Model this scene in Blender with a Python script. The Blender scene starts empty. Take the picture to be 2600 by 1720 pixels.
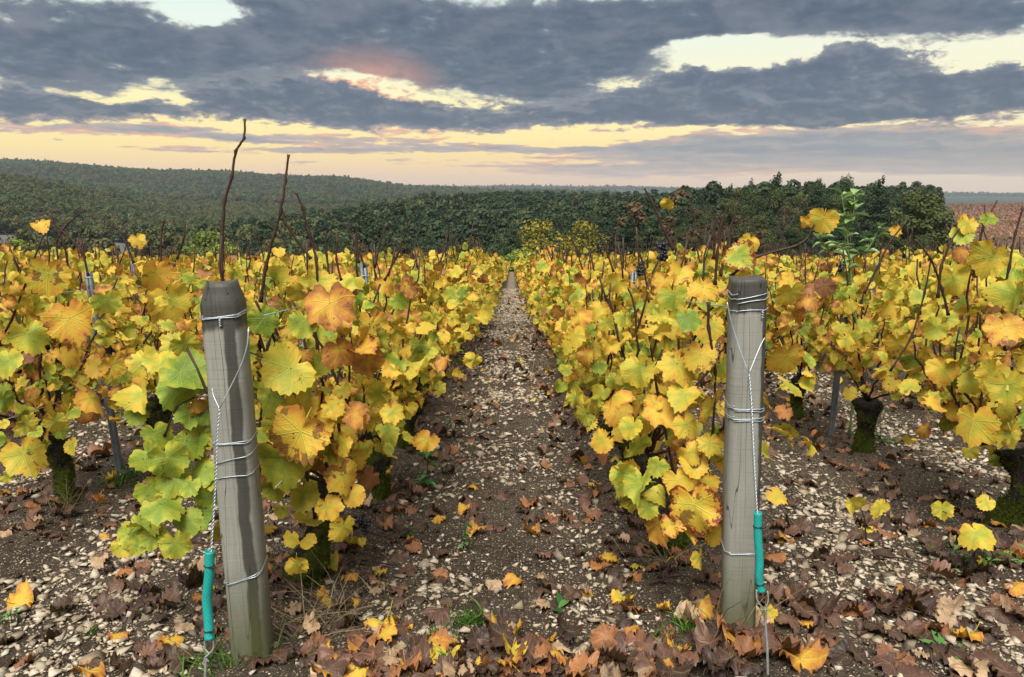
import bpy, math, time
import numpy as np
from mathutils import Matrix, Vector, Euler

T0 = time.time()
sc = bpy.context.scene
rad = math.radians

# ------------------------------------------------------------------ camera
PITCH = rad(11.2)
FPX = 1900.0            # focal length in pixels of the 2600 x 1720 photograph
CAM_H = 1.09
DS = 2600.0 / 2370.0    # layout notes were taken on a 2370 px wide view
cam_d = bpy.data.cameras.new("camera")
cam_d.sensor_width = 36.0
cam_d.lens = 36.0 * FPX / 2600.0
cam_d.clip_start = 0.05
cam_d.clip_end = 30000
cam = bpy.data.objects.new("camera", cam_d)
cam.location = (0, 0, CAM_H)
cam.rotation_euler = (math.pi / 2 - PITCH, 0, 0)
sc.collection.objects.link(cam)
sc.camera = cam

# ------------------------------------------------------------------ exposure / render settings
EXPO = 1.5
EXK = 1.0 / (2 ** EXPO)
sc.view_settings.view_transform = 'Standard'
sc.view_settings.look = 'None'
sc.view_settings.exposure = EXPO
sc.view_settings.gamma = 1.0
sc.view_settings.use_curve_mapping = False
sc.render.engine = 'CYCLES'
sc.cycles.use_denoising = True
sc.cycles.use_adaptive_sampling = True
sc.cycles.adaptive_threshold = 0.015
sc.cycles.max_bounces = 5
sc.cycles.diffuse_bounces = 3
sc.cycles.glossy_bounces = 2
sc.cycles.transmission_bounces = 4
sc.cycles.transparent_max_bounces = 6
sc.cycles.volume_bounces = 0
sc.cycles.caustics_reflective = False
sc.cycles.caustics_refractive = False

SUN_EL, SUN_AZ = 58.0, -168.0     # elevation; azimuth measured from +y (ahead) towards +x


# ------------------------------------------------------------------ node helper
class NT:
    def __init__(self, tree):
        self.t = tree
        self.n = tree.nodes
        self.l = tree.links
        self.n.clear()

    def node(self, typ, **kw):
        nd = self.n.new(typ)
        for k, v in kw.items():
            setattr(nd, k, v)
        return nd

    def put(self, sock, v):
        if isinstance(v, bpy.types.NodeSocket):
            self.l.new(v, sock)
        elif v is not None:
            if sock.type == 'RGBA' and isinstance(v, (tuple, list)) and len(v) == 3:
                v = (*v, 1.0)
            sock.default_value = v

    def m(self, op, a, b=None, c=None, clamp=False):
        nd = self.node('ShaderNodeMath', operation=op, use_clamp=clamp)
        for i, v in enumerate((a, b, c)):
            if v is not None:
                self.put(nd.inputs[i], v)
        return nd.outputs[0]

    def vm(self, op, a, b=None, c=None, scale=None, out=0):
        nd = self.node('ShaderNodeVectorMath', operation=op)
        for i, v in enumerate((a, b, c)):
            if v is not None:
                self.put(nd.inputs[i], v)
        if scale is not None:
            self.put(nd.inputs['Scale'], scale)
        return nd.outputs[out]

    def mix(self, f, a, b, blend='MIX'):
        nd = self.node('ShaderNodeMix', data_type='RGBA', blend_type=blend)
        nd.clamp_factor = True
        self.put(nd.inputs[0], f)
        self.put(nd.inputs[6], a)
        self.put(nd.inputs[7], b)
        return nd.outputs[2]

    def fmix(self, f, a, b):
        nd = self.node('ShaderNodeMix', data_type='FLOAT')
        self.put(nd.inputs[0], f)
        self.put(nd.inputs[2], a)
        self.put(nd.inputs[3], b)
        return nd.outputs[0]

    def ss(self, v, a, b, lo=0.0, hi=1.0):
        nd = self.node('ShaderNodeMapRange', interpolation_type='SMOOTHSTEP')
        self.put(nd.inputs[0], v)
        for i, q in enumerate((a, b, lo, hi)):
            self.put(nd.inputs[i + 1], q)
        return nd.outputs[0]

    def lin(self, v, a, b, lo=0.0, hi=1.0):
        nd = self.node('ShaderNodeMapRange')
        self.put(nd.inputs[0], v)
        for i, q in enumerate((a, b, lo, hi)):
            self.put(nd.inputs[i + 1], q)
        return nd.outputs[0]

    def noise(self, vec, scale, detail=3.0, rough=0.55, dist=0.0, out=0):
        nd = self.node('ShaderNodeTexNoise')
        if vec is not None:
            self.put(nd.inputs['Vector'], vec)
        self.put(nd.inputs['Scale'], scale)
        nd.inputs['Detail'].default_value = detail
        nd.inputs['Roughness'].default_value = rough
        nd.inputs['Distortion'].default_value = dist
        return nd.outputs[out]

    def voro(self, vec, scale, feature='F1', out=0, rnd=1.0):
        nd = self.node('ShaderNodeTexVoronoi', feature=feature)
        self.put(nd.inputs['Vector'], vec)
        self.put(nd.inputs['Scale'], scale)
        nd.inputs['Randomness'].default_value = rnd
        return nd.outputs[out]

    def ramp(self, f, stops, interp='LINEAR'):
        nd = self.node('ShaderNodeValToRGB')
        cr = nd.color_ramp
        cr.interpolation = interp
        while len(cr.elements) < len(stops):
            cr.elements.new(0.5)
        for e, (p, c) in zip(cr.elements, stops):
            e.position = p
            e.color = (*c, 1.0) if len(c) == 3 else c
        self.put(nd.inputs[0], f)
        return nd.outputs[0]

    def sep(self, v):
        nd = self.node('ShaderNodeSeparateXYZ')
        self.put(nd.inputs[0], v)
        return nd.outputs

    def comb(self, x, y, z):
        nd = self.node('ShaderNodeCombineXYZ')
        for i, v in enumerate((x, y, z)):
            self.put(nd.inputs[i], v)
        return nd.outputs[0]

    def bump(self, h, strength=0.5, dist=0.01):
        nd = self.node('ShaderNodeBump')
        nd.inputs['Strength'].default_value = strength
        nd.inputs['Distance'].default_value = dist
        self.put(nd.inputs['Height'], h)
        return nd.outputs[0]


def lin3(r, g, b):
    f = lambda c: (c / 255.0 / 12.92) if c / 255.0 <= 0.04045 else ((c / 255.0 + 0.055) / 1.055) ** 2.4
    return (f(r), f(g), f(b))


# ------------------------------------------------------------------ pixel <-> world
CP, SP = math.cos(PITCH), math.sin(PITCH)


def P(dx, dy, Y):
    """point on the view line of (dx, dy) [2370 px view] at forward distance Y metres"""
    X = (dx * DS - 1300.0) / FPX
    U = (860.0 - dy * DS) / FPX
    d = (X, U * SP + CP, U * CP - SP)
    k = Y / d[1]
    return Vector((d[0] * k, Y, CAM_H + d[2] * k))


def azel(dx, dy):
    v = P(dx, dy, 1.0) - Vector((0, 0, CAM_H))
    v.normalize()
    return math.degrees(math.atan2(v.x, v.y)), math.degrees(math.asin(v.z))


# ------------------------------------------------------------------ world: clear dusk sky plus broken cloud
world = bpy.data.worlds.new("World")
sc.world = world
world.use_nodes = True
w = NT(world.node_tree)
geo = w.node('ShaderNodeTexCoord').outputs['Generated']
dx_, dy_, dz_ = w.sep(w.vm('NORMALIZE', geo))
az = w.m('MULTIPLY', w.m('ARCTAN2', dx_, dy_), 180 / math.pi)
el = w.m('MULTIPLY', w.m('ARCSINE', dz_), 180 / math.pi)
elp = w.m('MAXIMUM', el, 0.0)
# cloud coordinates: features flatten towards the horizon as a real layer does
lel = w.m('MULTIPLY', w.m('LOGARITHM', w.m('ADD', elp, 3.0), math.e), 8.0)
ae = w.comb(az, el, 0.0)


def cloud_layer(blobs, seed, warp_deg, ax, amps, extra=None, lo=0.30, hi=0.50, relief=0.0):
    """coverage, depth and relief of one bank of cloud, shaped by soft blobs and torn by noise"""
    base = w.comb(w.m('MULTIPLY', az, ax), lel, seed)
    wp = w.noise(base, 0.42, 5.0, 0.6, out=1)
    aw = w.vm('ADD', ae, w.vm('MULTIPLY', w.vm('SUBTRACT', wp, (0.5, 0.5, 0.5)), (warp_deg * 2.6, warp_deg, 0.0)))
    d = None
    for (bx, by, hw, hh, wt) in blobs:
        a0, e0 = azel(bx, by)
        a1, _ = azel(bx + hw, by)
        _, e1 = azel(bx, by + hh)
        sa, se = abs(a1 - a0) * 1.4, abs(e0 - e1) * 1.4
        v = w.vm('MULTIPLY_ADD', aw, (1 / sa, 1 / se, 0), (-a0 / sa, -e0 / se, 0))
        g = w.ss(w.vm('LENGTH', v, out=1), 0.0, 1.25, wt, 0.0)
        d = g if d is None else w.m('ADD', d, g)
    d = w.m('MINIMUM', d, 1.15)
    n1 = w.noise(base, 0.75, 4.0, 0.55, 0.2)
    n2 = w.noise(base, 2.3, 7.0, 0.62, 0.3)
    d = w.m('ADD', d, w.m('ADD', w.m('MULTIPLY', w.m('SUBTRACT', n1, 0.5), amps[0]), w.m('MULTIPLY', w.m('SUBTRACT', n2, 0.5), amps[1])))
    if extra is not None:
        d = w.m('ADD', d, extra)
    r1 = w.noise(base, 1.15, 4.0, 0.5, 0.4)
    r2 = w.noise(w.vm('ADD', base, (0.14, 0.30, 0.0)), 1.15, 4.0, 0.5, 0.4)
    sh = w.m('ADD', w.m('MULTIPLY', w.m('SUBTRACT', r1, r2), 5.0), w.m('MULTIPLY', w.m('SUBTRACT', n2, 0.5), 1.6))
    return w.ss(d, lo, hi), w.ss(d, lo, hi + 0.75), sh, n1


clear = w.ramp(w.m('DIVIDE', elp, 40.0), [
    (0.0, lin3(236, 192, 160)), (0.03, lin3(246, 208, 156)), (0.075, lin3(251, 224, 152)), (0.13, lin3(254, 238, 166)),
    (0.20, lin3(245, 240, 200)), (0.28, lin3(228, 240, 228)), (0.55, lin3(196, 216, 226)), (1.0, lin3(170, 192, 214))])
clear = w.mix(w.ss(az, 4.0, 30.0, 0.0, 0.4), clear, lin3(240, 236, 214))
beyond = w.m('MAXIMUM', w.ss(el, 11.5, 20.0, 0.0, 0.55), w.ss(w.m('ABSOLUTE', az), 36.0, 50.0, 0.0, 0.5))
LOWC = [(170, 296, 300, 16, .75), (420, 300, 160, 10, .5), (760, 322, 300, 13, .75), (560, 318, 120, 8, .45), (960, 345, 260, 11, .7), (640, 350, 200, 14, .6),
        (700, 376, 60, 8, .5), (390, 342, 110, 9, .55), (1000, 303, 130, 10, .55), (930, 372, 90, 9, .55), (1060, 382, 90, 8, .45), (1300, 386, 220, 24, .7),
        (1250, 346, 300, 9, .5), (1380, 298, 36, 9, .6), (1470, 292, 18, 6, .5), (1850, 325, 420, 30, .95), (2200, 340, 350, 50, .95), (1650, 352, 420, 26, .85),
        (2000, 378, 600, 30, .8), (2300, 400, 300, 25, .6), (1500, 400, 300, 22, .45), (120, 330, 60, 6, .4),
        (1330, 378, 140, 8, -.6), (1900, 404, 150, 8, -.8), (2100, 420, 250, 10, -.6), (1980, 352, 60, 6, -.6)]
MIDC = [(620, 195, 180, 50, .9), (540, 165, 120, 40, .55), (760, 240, 220, 50, .95), (900, 265, 200, 38, .85), (1090, 275, 130, 28, .75), (500, 228, 130, 30, .45), (1180, 290, 80, 18, .5),
        (110, 215, 200, 60, .8), (300, 252, 230, 22, .75), (60, 262, 200, 40, .6), (450, 215, 120, 25, .5),
        (2000, 170, 190, 72, 1.0), (1900, 215, 350, 62, 1.0), (2180, 235, 230, 75, .95), (1600, 240, 350, 45, .95), (1380, 255, 180, 38, .85), (1700, 190, 180, 32, .6), (1520, 172, 110, 20, .5),
        (2340, 210, 120, 55, .85), (1760, 262, 500, 25, .5), (1950, 112, 80, 22, .6), (1990, 275, 260, 18, .4),
        (300, 212, 150, 24, -1.3), (1010, 222, 110, 26, -.6), (1640, 125, 170, 28, -.7), (2240, 142, 130, 20, -.6), (1900, 290, 380, 9, -.5)]
TOPC = [(150, 90, 380, 85, 1.0), (330, 140, 250, 60, .8), (480, 112, 120, 45, .6), (60, 160, 200, 60, .6), (740, 60, 260, 90, .95), (1000, 90, 330, 105, 1.0), (1200, 150, 230, 85, 1.0),
        (1250, 212, 120, 25, .5), (900, 150, 200, 45, .5), (1500, 70, 330, 78, 1.0), (1900, 28, 700, 55, 1.15), (2250, 62, 300, 45, .85), (1400, 128, 150, 50, .6),
        (460, 36, 85, 30, -1.25), (210, 18, 170, 34, .55), (590, 20, 60, 30, .4), (400, 132, 26, 12, -.8), (255, 152, 40, 13, -.7), (1700, 122, 250, 34, -1.0), (2280, 140, 180, 24, -.8), (850, 205, 110, 34, -.7)]
aL, cL, sL, nL = cloud_layer(LOWC, 3.0, 1.2, .20, (.75, 1.7), w.m('MULTIPLY', beyond, .7), .40, .62)
aM, cM, sM, nM = cloud_layer(MIDC, 11.0, 2.0, .36, (.95, 2.0), w.m('MULTIPLY', beyond, .8), .31, .66)
aT, cT, sT, nT = cloud_layer(TOPC, 23.0, 2.4, .26, (1.0, 1.5), beyond, .30, .80)
# far streaks and the low bank
colL = w.ramp(cL, [(0.0, lin3(212, 178, 156)), (0.35, lin3(176, 164, 158)), (1.0, lin3(138, 142, 149))])
pinkL = w.m('MULTIPLY', w.ss(nL, 0.50, 0.66, 0.0, 0.85), w.ss(cL, 0.85, 0.1))
colL = w.mix(pinkL, colL, lin3(242, 176, 144))
colL = w.mix(w.ss(sL, 0.0, 0.9, 0.0, 0.30), colL, lin3(190, 178, 170))
colL = w.mix(w.ss(sL, 0.0, -0.9, 0.0, 0.40), colL, lin3(122, 129, 140))
# cumulus banks
colM = w.ramp(cM, [(0.0, lin3(196, 190, 176)), (0.16, lin3(148, 150, 154)), (0.5, lin3(110, 119, 133)), (1.0, lin3(88, 100, 118))])
colM = w.mix(w.ss(sM, 0.1, 1.0, 0.0, 0.42), colM, lin3(146, 149, 155))
colM = w.mix(w.ss(sM, -0.1, -1.0, 0.0, 0.50), colM, lin3(82, 93, 111))
colM = w.mix(w.m('MULTIPLY', w.ss(el, 7.5, 3.5, 0.0, 0.55), w.ss(cM, 0.7, 0.05)), colM, lin3(205, 172, 156))
# the dark sheet overhead
colT = w.ramp(cT, [(0.0, lin3(178, 176, 174)), (0.25, lin3(130, 138, 147)), (0.55, lin3(102, 113, 128)), (1.0, lin3(78, 91, 110))])
colT = w.mix(w.ss(nT, 0.46, 0.68, 0.0, 0.60), colT, lin3(136, 139, 148))
colT = w.mix(w.ss(sT, 0.1, 1.2, 0.0, 0.34), colT, lin3(146, 148, 154))
pa, pe = azel(850, 195)
pv = w.vm('MULTIPLY_ADD', ae, (1 / 5.0, 1 / 2.4, 0), (-pa / 5.0, -pe / 2.4, 0))
pspot = w.ss(w.vm('LENGTH', pv, out=1), 0.1, 1.35, 1.0, 0.0)
colT = w.mix(w.m('MULTIPLY', pspot, w.ss(nM, 0.36, 0.6, 0.35, 1.0)), colT, lin3(214, 160, 142))
colM = w.mix(w.m('MULTIPLY', pspot, w.ss(cM, 0.5, 0.1)), colM, lin3(246, 176, 138))
skyc = w.mix(aL, clear, colL)
skyc = w.mix(aM, skyc, w.mix(1.0, colM, (0.88, 0.88, 0.88), 'MULTIPLY'))
skyc = w.mix(aT, skyc, w.mix(1.0, colT, (0.82, 0.83, 0.84), 'MULTIPLY'))
skyc = w.mix(w.ss(el, 0.0, 3.0, 0.5, 0.0), skyc, lin3(232, 194, 168))
skyc = w.mix(w.ss(el, -0.3, -4.0), skyc, (0.05, 0.05, 0.045))
nish = w.node('ShaderNodeTexSky', sky_type='NISHITA')
nish.sun_disc = False
nish.sun_elevation = rad(SUN_EL)
nish.sun_rotation = rad(SUN_AZ)
bgA = w.node('ShaderNodeBackground')
w.put(bgA.inputs[0], skyc)
bgA.inputs[1].default_value = EXK * 1.14
bgB = w.node('ShaderNodeBackground')
w.put(bgB.inputs[0], nish.outputs[0])
bgB.inputs[1].default_value = 0.05
mixw = w.node('ShaderNodeMixShader')
mixw.inputs[0].default_value = 0.06
w.l.new(bgA.outputs[0], mixw.inputs[1])
w.l.new(bgB.outputs[0], mixw.inputs[2])
wo = w.node('ShaderNodeOutputWorld')
w.l.new(mixw.outputs[0], wo.inputs[0])
world.cycles.sampling_method = 'NONE'

sun_d = bpy.data.lights.new("sun", 'SUN')
sun_d.energy = 2.3
sun_d.angle = rad(40)
sun_d.color = (1.0, 0.955, 0.88)
sun = bpy.data.objects.new("sun", sun_d)
sc.collection.objects.link(sun)
sv = Vector((math.sin(rad(SUN_AZ)) * math.cos(rad(SUN_EL)), math.cos(rad(SUN_AZ)) * math.cos(rad(SUN_EL)), math.sin(rad(SUN_EL))))
sun.rotation_euler = sv.to_track_quat('Z', 'Y').to_euler()

# ------------------------------------------------------------------ generic helpers
rng = np.random.RandomState(7)
COL = sc.collection


def link(o):
    COL.objects.link(o)
    return o


def tag(o, label=None, cat=None, group=None, kind=None):
    if label:
        o['label'] = label
    if cat:
        o['category'] = cat
    if group:
        o['group'] = group
    if kind:
        o['kind'] = kind
    return o


def empty(name, loc):
    o = bpy.data.objects.new(name, None)
    o.location = loc
    o.empty_display_size = 0.1
    return link(o)


def mesh_np(name, V, F, mat=None, smooth=True, attrs=None):
    V = np.asarray(V, np.float32).reshape(-1, 3)
    F = np.asarray(F, np.int32)
    k = F.shape[1]
    me = bpy.data.meshes.new(name)
    me.vertices.add(len(V))
    me.vertices.foreach_set('co', V.ravel())
    me.loops.add(F.size)
    me.loops.foreach_set('vertex_index', F.ravel())
    me.polygons.add(len(F))
    me.polygons.foreach_set('loop_start', np.arange(0, F.size, k, dtype=np.int32))
    me.polygons.foreach_set('loop_total', np.full(len(F), k, np.int32))
    if smooth:
        me.polygons.foreach_set('use_smooth', np.ones(len(F), bool))
    for an, (typ, arr) in (attrs or {}).items():
        a = me.attributes.new(an, typ, 'POINT')
        key = {'FLOAT': 'value', 'FLOAT_VECTOR': 'vector', 'FLOAT_COLOR': 'color', 'INT': 'value'}[typ]
        a.data.foreach_set(key, np.asarray(arr, np.int32 if typ == 'INT' else np.float32).ravel())
    if mat is not None:
        me.materials.append(mat)
    me.update()
    me.validate()
    return me


def obj(name, me, parent=None, loc=None):
    o = bpy.data.objects.new(name, me)
    if parent is not None:
        o.parent = parent
    if loc is not None:
        o.location = loc
    return link(o)


def tube(pts, radii, k=6, cap=True):
    pts = np.asarray(pts, float)
    n = len(pts)
    radii = np.broadcast_to(np.asarray(radii, float), (n,))
    tg = np.gradient(pts, axis=0)
    tg /= np.linalg.norm(tg, axis=1)[:, None] + 1e-12
    ref = np.array([1.0, 0, 0]) if abs(tg[0][0]) < 0.8 else np.array([0, 1.0, 0])
    u = np.cross(tg[0], ref)
    u /= np.linalg.norm(u)
    ang = np.arange(k) * 2 * math.pi / k
    V = []
    for i in range(n):
        u = u - tg[i] * np.dot(u, tg[i])
        u /= np.linalg.norm(u) + 1e-12
        v = np.cross(tg[i], u)
        V.append(pts[i] + radii[i] * (np.cos(ang)[:, None] * u + np.sin(ang)[:, None] * v))
    V = np.concatenate(V)
    F = []
    for i in range(n - 1):
        for j in range(k):
            a, b = i * k + j, i * k + (j + 1) % k
            F += [(a, b, b + k), (a, b + k, a + k)]
    if cap:
        c0, c1 = len(V), len(V) + 1
        V = np.vstack([V, pts[:1], pts[-1:]])
        for j in range(k):
            F.append((c0, (j + 1) % k, j))
            F.append((c1, (n - 1) * k + j, (n - 1) * k + (j + 1) % k))
    return V, np.array(F, np.int32)


def join(parts):
    Vs, Fs, o = [], [], 0
    for V, F in parts:
        Vs.append(V)
        Fs.append(F + o)
        o += len(V)
    return np.concatenate(Vs), np.concatenate(Fs)


def smooth_path(ctrl, n):
    ctrl = np.asarray(ctrl, float)
    if len(ctrl) < 3:
        t = np.linspace(0, 1, n)[:, None]
        return ctrl[0] * (1 - t) + ctrl[-1] * t
    p = np.vstack([2 * ctrl[0] - ctrl[1], ctrl, 2 * ctrl[-1] - ctrl[-2]])
    out = []
    for t in np.linspace(0, len(ctrl) - 1 - 1e-6, n):
        i = int(t)
        f = t - i
        a, b, c, d = p[i], p[i + 1], p[i + 2], p[i + 3]
        out.append(0.5 * ((2 * b) + (-a + c) * f + (2 * a - 5 * b + 4 * c - d) * f * f + (-a + 3 * b - 3 * c + d) * f ** 3))
    return np.array(out)


def vnoise(x, y, seed=0):
    """smooth value noise, vectorised, -1..1"""
    x = np.asarray(x, float)
    y = np.asarray(y, float)
    xi, yi = np.floor(x).astype(np.int64), np.floor(y).astype(np.int64)
    fx, fy = x - xi, y - yi
    fx = fx * fx * (3 - 2 * fx)
    fy = fy * fy * (3 - 2 * fy)

    def h(a, b):
        n = (a * 374761393 + b * 668265263 + seed * 1442695041) & 0xffffffff
        n = ((n ^ (n >> 13)) * 1274126177) & 0xffffffff
        return ((n ^ (n >> 16)) & 0xffff) / 32767.5 - 1.0
    return (h(xi, yi) * (1 - fx) + h(xi + 1, yi) * fx) * (1 - fy) + (h(xi, yi + 1) * (1 - fx) + h(xi + 1, yi + 1) * fx) * fy


# ------------------------------------------------------------------ terrain
ROW0, ROWD = -0.68, 1.285           # rows of vines run along +y at x = ROW0 + k * ROWD
FIELD_END = 93.0
S_N = np.array([-1.6, -0.9, -.684, -.4, -.25, -.107, 0, .12, .24, .41, .58, .7, .9, 1.6])
Y_N = np.array([130., 200, 350, 500, 750, 1000, 1600, 2600, 4000, 6000, 9000])
Z_T = np.array([
    [-15, -22, -29, -29, -8, 14, 10, 96, 70, 20, 0],
    [-15, -22, -29, -29, -8, 14, 8, 92, 70, 20, 0],
    [-15, -22, -29, -29, -10, 11, 5, 86, 60, 10, -20],
    [-16, -25, -27, -37, -38, -36, -22, 48, 30, 0, -20],
    [-16, -24, -24, -25, -40, -40, -30, 34, 20, 0, -10],
    [-16, -23, -20, -16, -16, -26, -30, 0, 0, 3, 10],
    [-16, -22, -20, -16, -14, -18, -30, -15, -10, 8, 14],
    [-16, -20, -19, -16, -14, -18, -30, -20, -10, 4, 8],
    [-14, -13, -13, -14, -18, -25, -35, -30, -20, -10, 0],
    [-14, -11.5, -10, -11, -18, -25, -35, -40, -30, -25, -20],
    [-15, -17, -14, -9, -18, -35, -50, -50, -50, -45, -60],
    [-15.5, -17.5, -12, -7.5, -22, -40, -60, -60, -55, -50, -70],
    [-15.5, -17.5, -12, -6, -20, -40, -60, -60, -55, -50, -70],
    [-15.5, -17.5, -12, -6, -20, -40, -60, -60, -55, -50, -70]], float)


def table(s, y):
    s = np.clip(s, S_N[0], S_N[-1])
    yl = np.log(np.clip(y, Y_N[0], Y_N[-1]))
    YL = np.log(Y_N)
    i = np.clip(np.searchsorted(S_N, s, 'right') - 1, 0, len(S_N) - 2)
    j = np.clip(np.searchsorted(YL, yl, 'right') - 1, 0, len(Y_N) - 2)
    a = (s - S_N[i]) / (S_N[i + 1] - S_N[i])
    b = (yl - YL[j]) / (YL[j + 1] - YL[j])
    a = a * a * (3 - 2 * a)
    b = b * b * (3 - 2 * b)
    return (Z_T[i, j] * (1 - a) + Z_T[i + 1, j] * a) * (1 - b) + (Z_T[i, j + 1] * (1 - a) + Z_T[i + 1, j + 1] * a) * b


def gz(x, y):
    x = np.asarray(x, float)
    y = np.asarray(y, float)
    yc = np.clip(y, -60, 130)
    z = -0.09 * yc - 0.00006 * yc * np.abs(yc) - 0.30 * np.exp(-((yc - 42) / 13.0) ** 2)
    # low ridge of soil under each row of vines, stony wheel track between
    ph = ((x - ROW0) / ROWD)
    ph = ph - np.round(ph)
    inf = (y < FIELD_END)
    z = z + inf * (0.045 * np.exp(-(ph * ROWD / 0.25) ** 2))
    nb = np.clip((40 - np.abs(y)) / 30, 0, 1)
    z = z + nb * (0.018 * vnoise(x * 2.3, y * 2.3, 1) + 0.011 * vnoise(x * 6, y * 6, 2))
    nn = np.clip((9 - np.abs(y)) / 5, 0, 1) * np.clip((7 - np.abs(x)) / 3, 0, 1)
    z = z + nn * (0.008 * vnoise(x * 17, y * 17, 3) + 0.005 * vnoise(x * 37, y * 37, 4))
    yy = np.maximum(y, 60)
    t = np.clip((y - 100) / 40.0, 0, 1)
    t = t * t * (3 - 2 * t)
    zf = table(x / yy, yy) + np.clip((y - 150) / 200, 0, 1) * (1.2 * vnoise(x / 60, y / 60, 5) + np.clip(y / 2000, 0, 1) * 6 * vnoise(x / 260, y / 260, 6))
    return z * (1 - t) + zf * t


def gzs(x, y):
    return float(gz(np.array([x]), np.array([y]))[0])


# ------------------------------------------------------------------ materials
def new_mat(name):
    m = bpy.data.materials.new(name)
    m.use_nodes = True
    return m, NT(m.node_tree)


def finish(nt, color, rough=0.8, spec=0.25, normal=None, trans=0.0, trans_col=None, metal=0.0):
    b = nt.node('ShaderNodeBsdfPrincipled')
    nt.put(b.inputs['Base Color'], color)
    nt.put(b.inputs['Roughness'], rough)
    nt.put(b.inputs['Specular IOR Level'], spec)
    nt.put(b.inputs['Metallic'], metal)
    if normal is not None:
        nt.put(b.inputs['Normal'], normal)
    o = nt.node('ShaderNodeOutputMaterial')
    if trans:
        t = nt.node('ShaderNodeBsdfTranslucent')
        nt.put(t.inputs[0], trans_col if trans_col is not None else color)
        mx = nt.node('ShaderNodeMixShader')
        nt.put(mx.inputs[0], trans)
        nt.l.new(b.outputs[0], mx.inputs[1])
        nt.l.new(t.outputs[0], mx.inputs[2])
        nt.l.new(mx.outputs[0], o.inputs[0])
    else:
        nt.l.new(b.outputs[0], o.inputs[0])
    return b


LEAF_RAMP = [
    (0.00, (0.11, 0.20, 0.028)), (0.14, (0.22, 0.31, 0.034)), (0.28, (0.45, 0.43, 0.052)), (0.40, (0.65, 0.47, 0.052)),
    (0.52, (0.64, 0.36, 0.045)), (0.62, (0.50, 0.20, 0.040)), (0.70, (0.29, 0.12, 0.046)), (0.78, (0.130, 0.066, 0.046)),
    (0.86, (0.052, 0.031, 0.022)), (0.93, (0.028, 0.019, 0.016)), (1.00, (0.50, 0.34, 0.20))]


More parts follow.
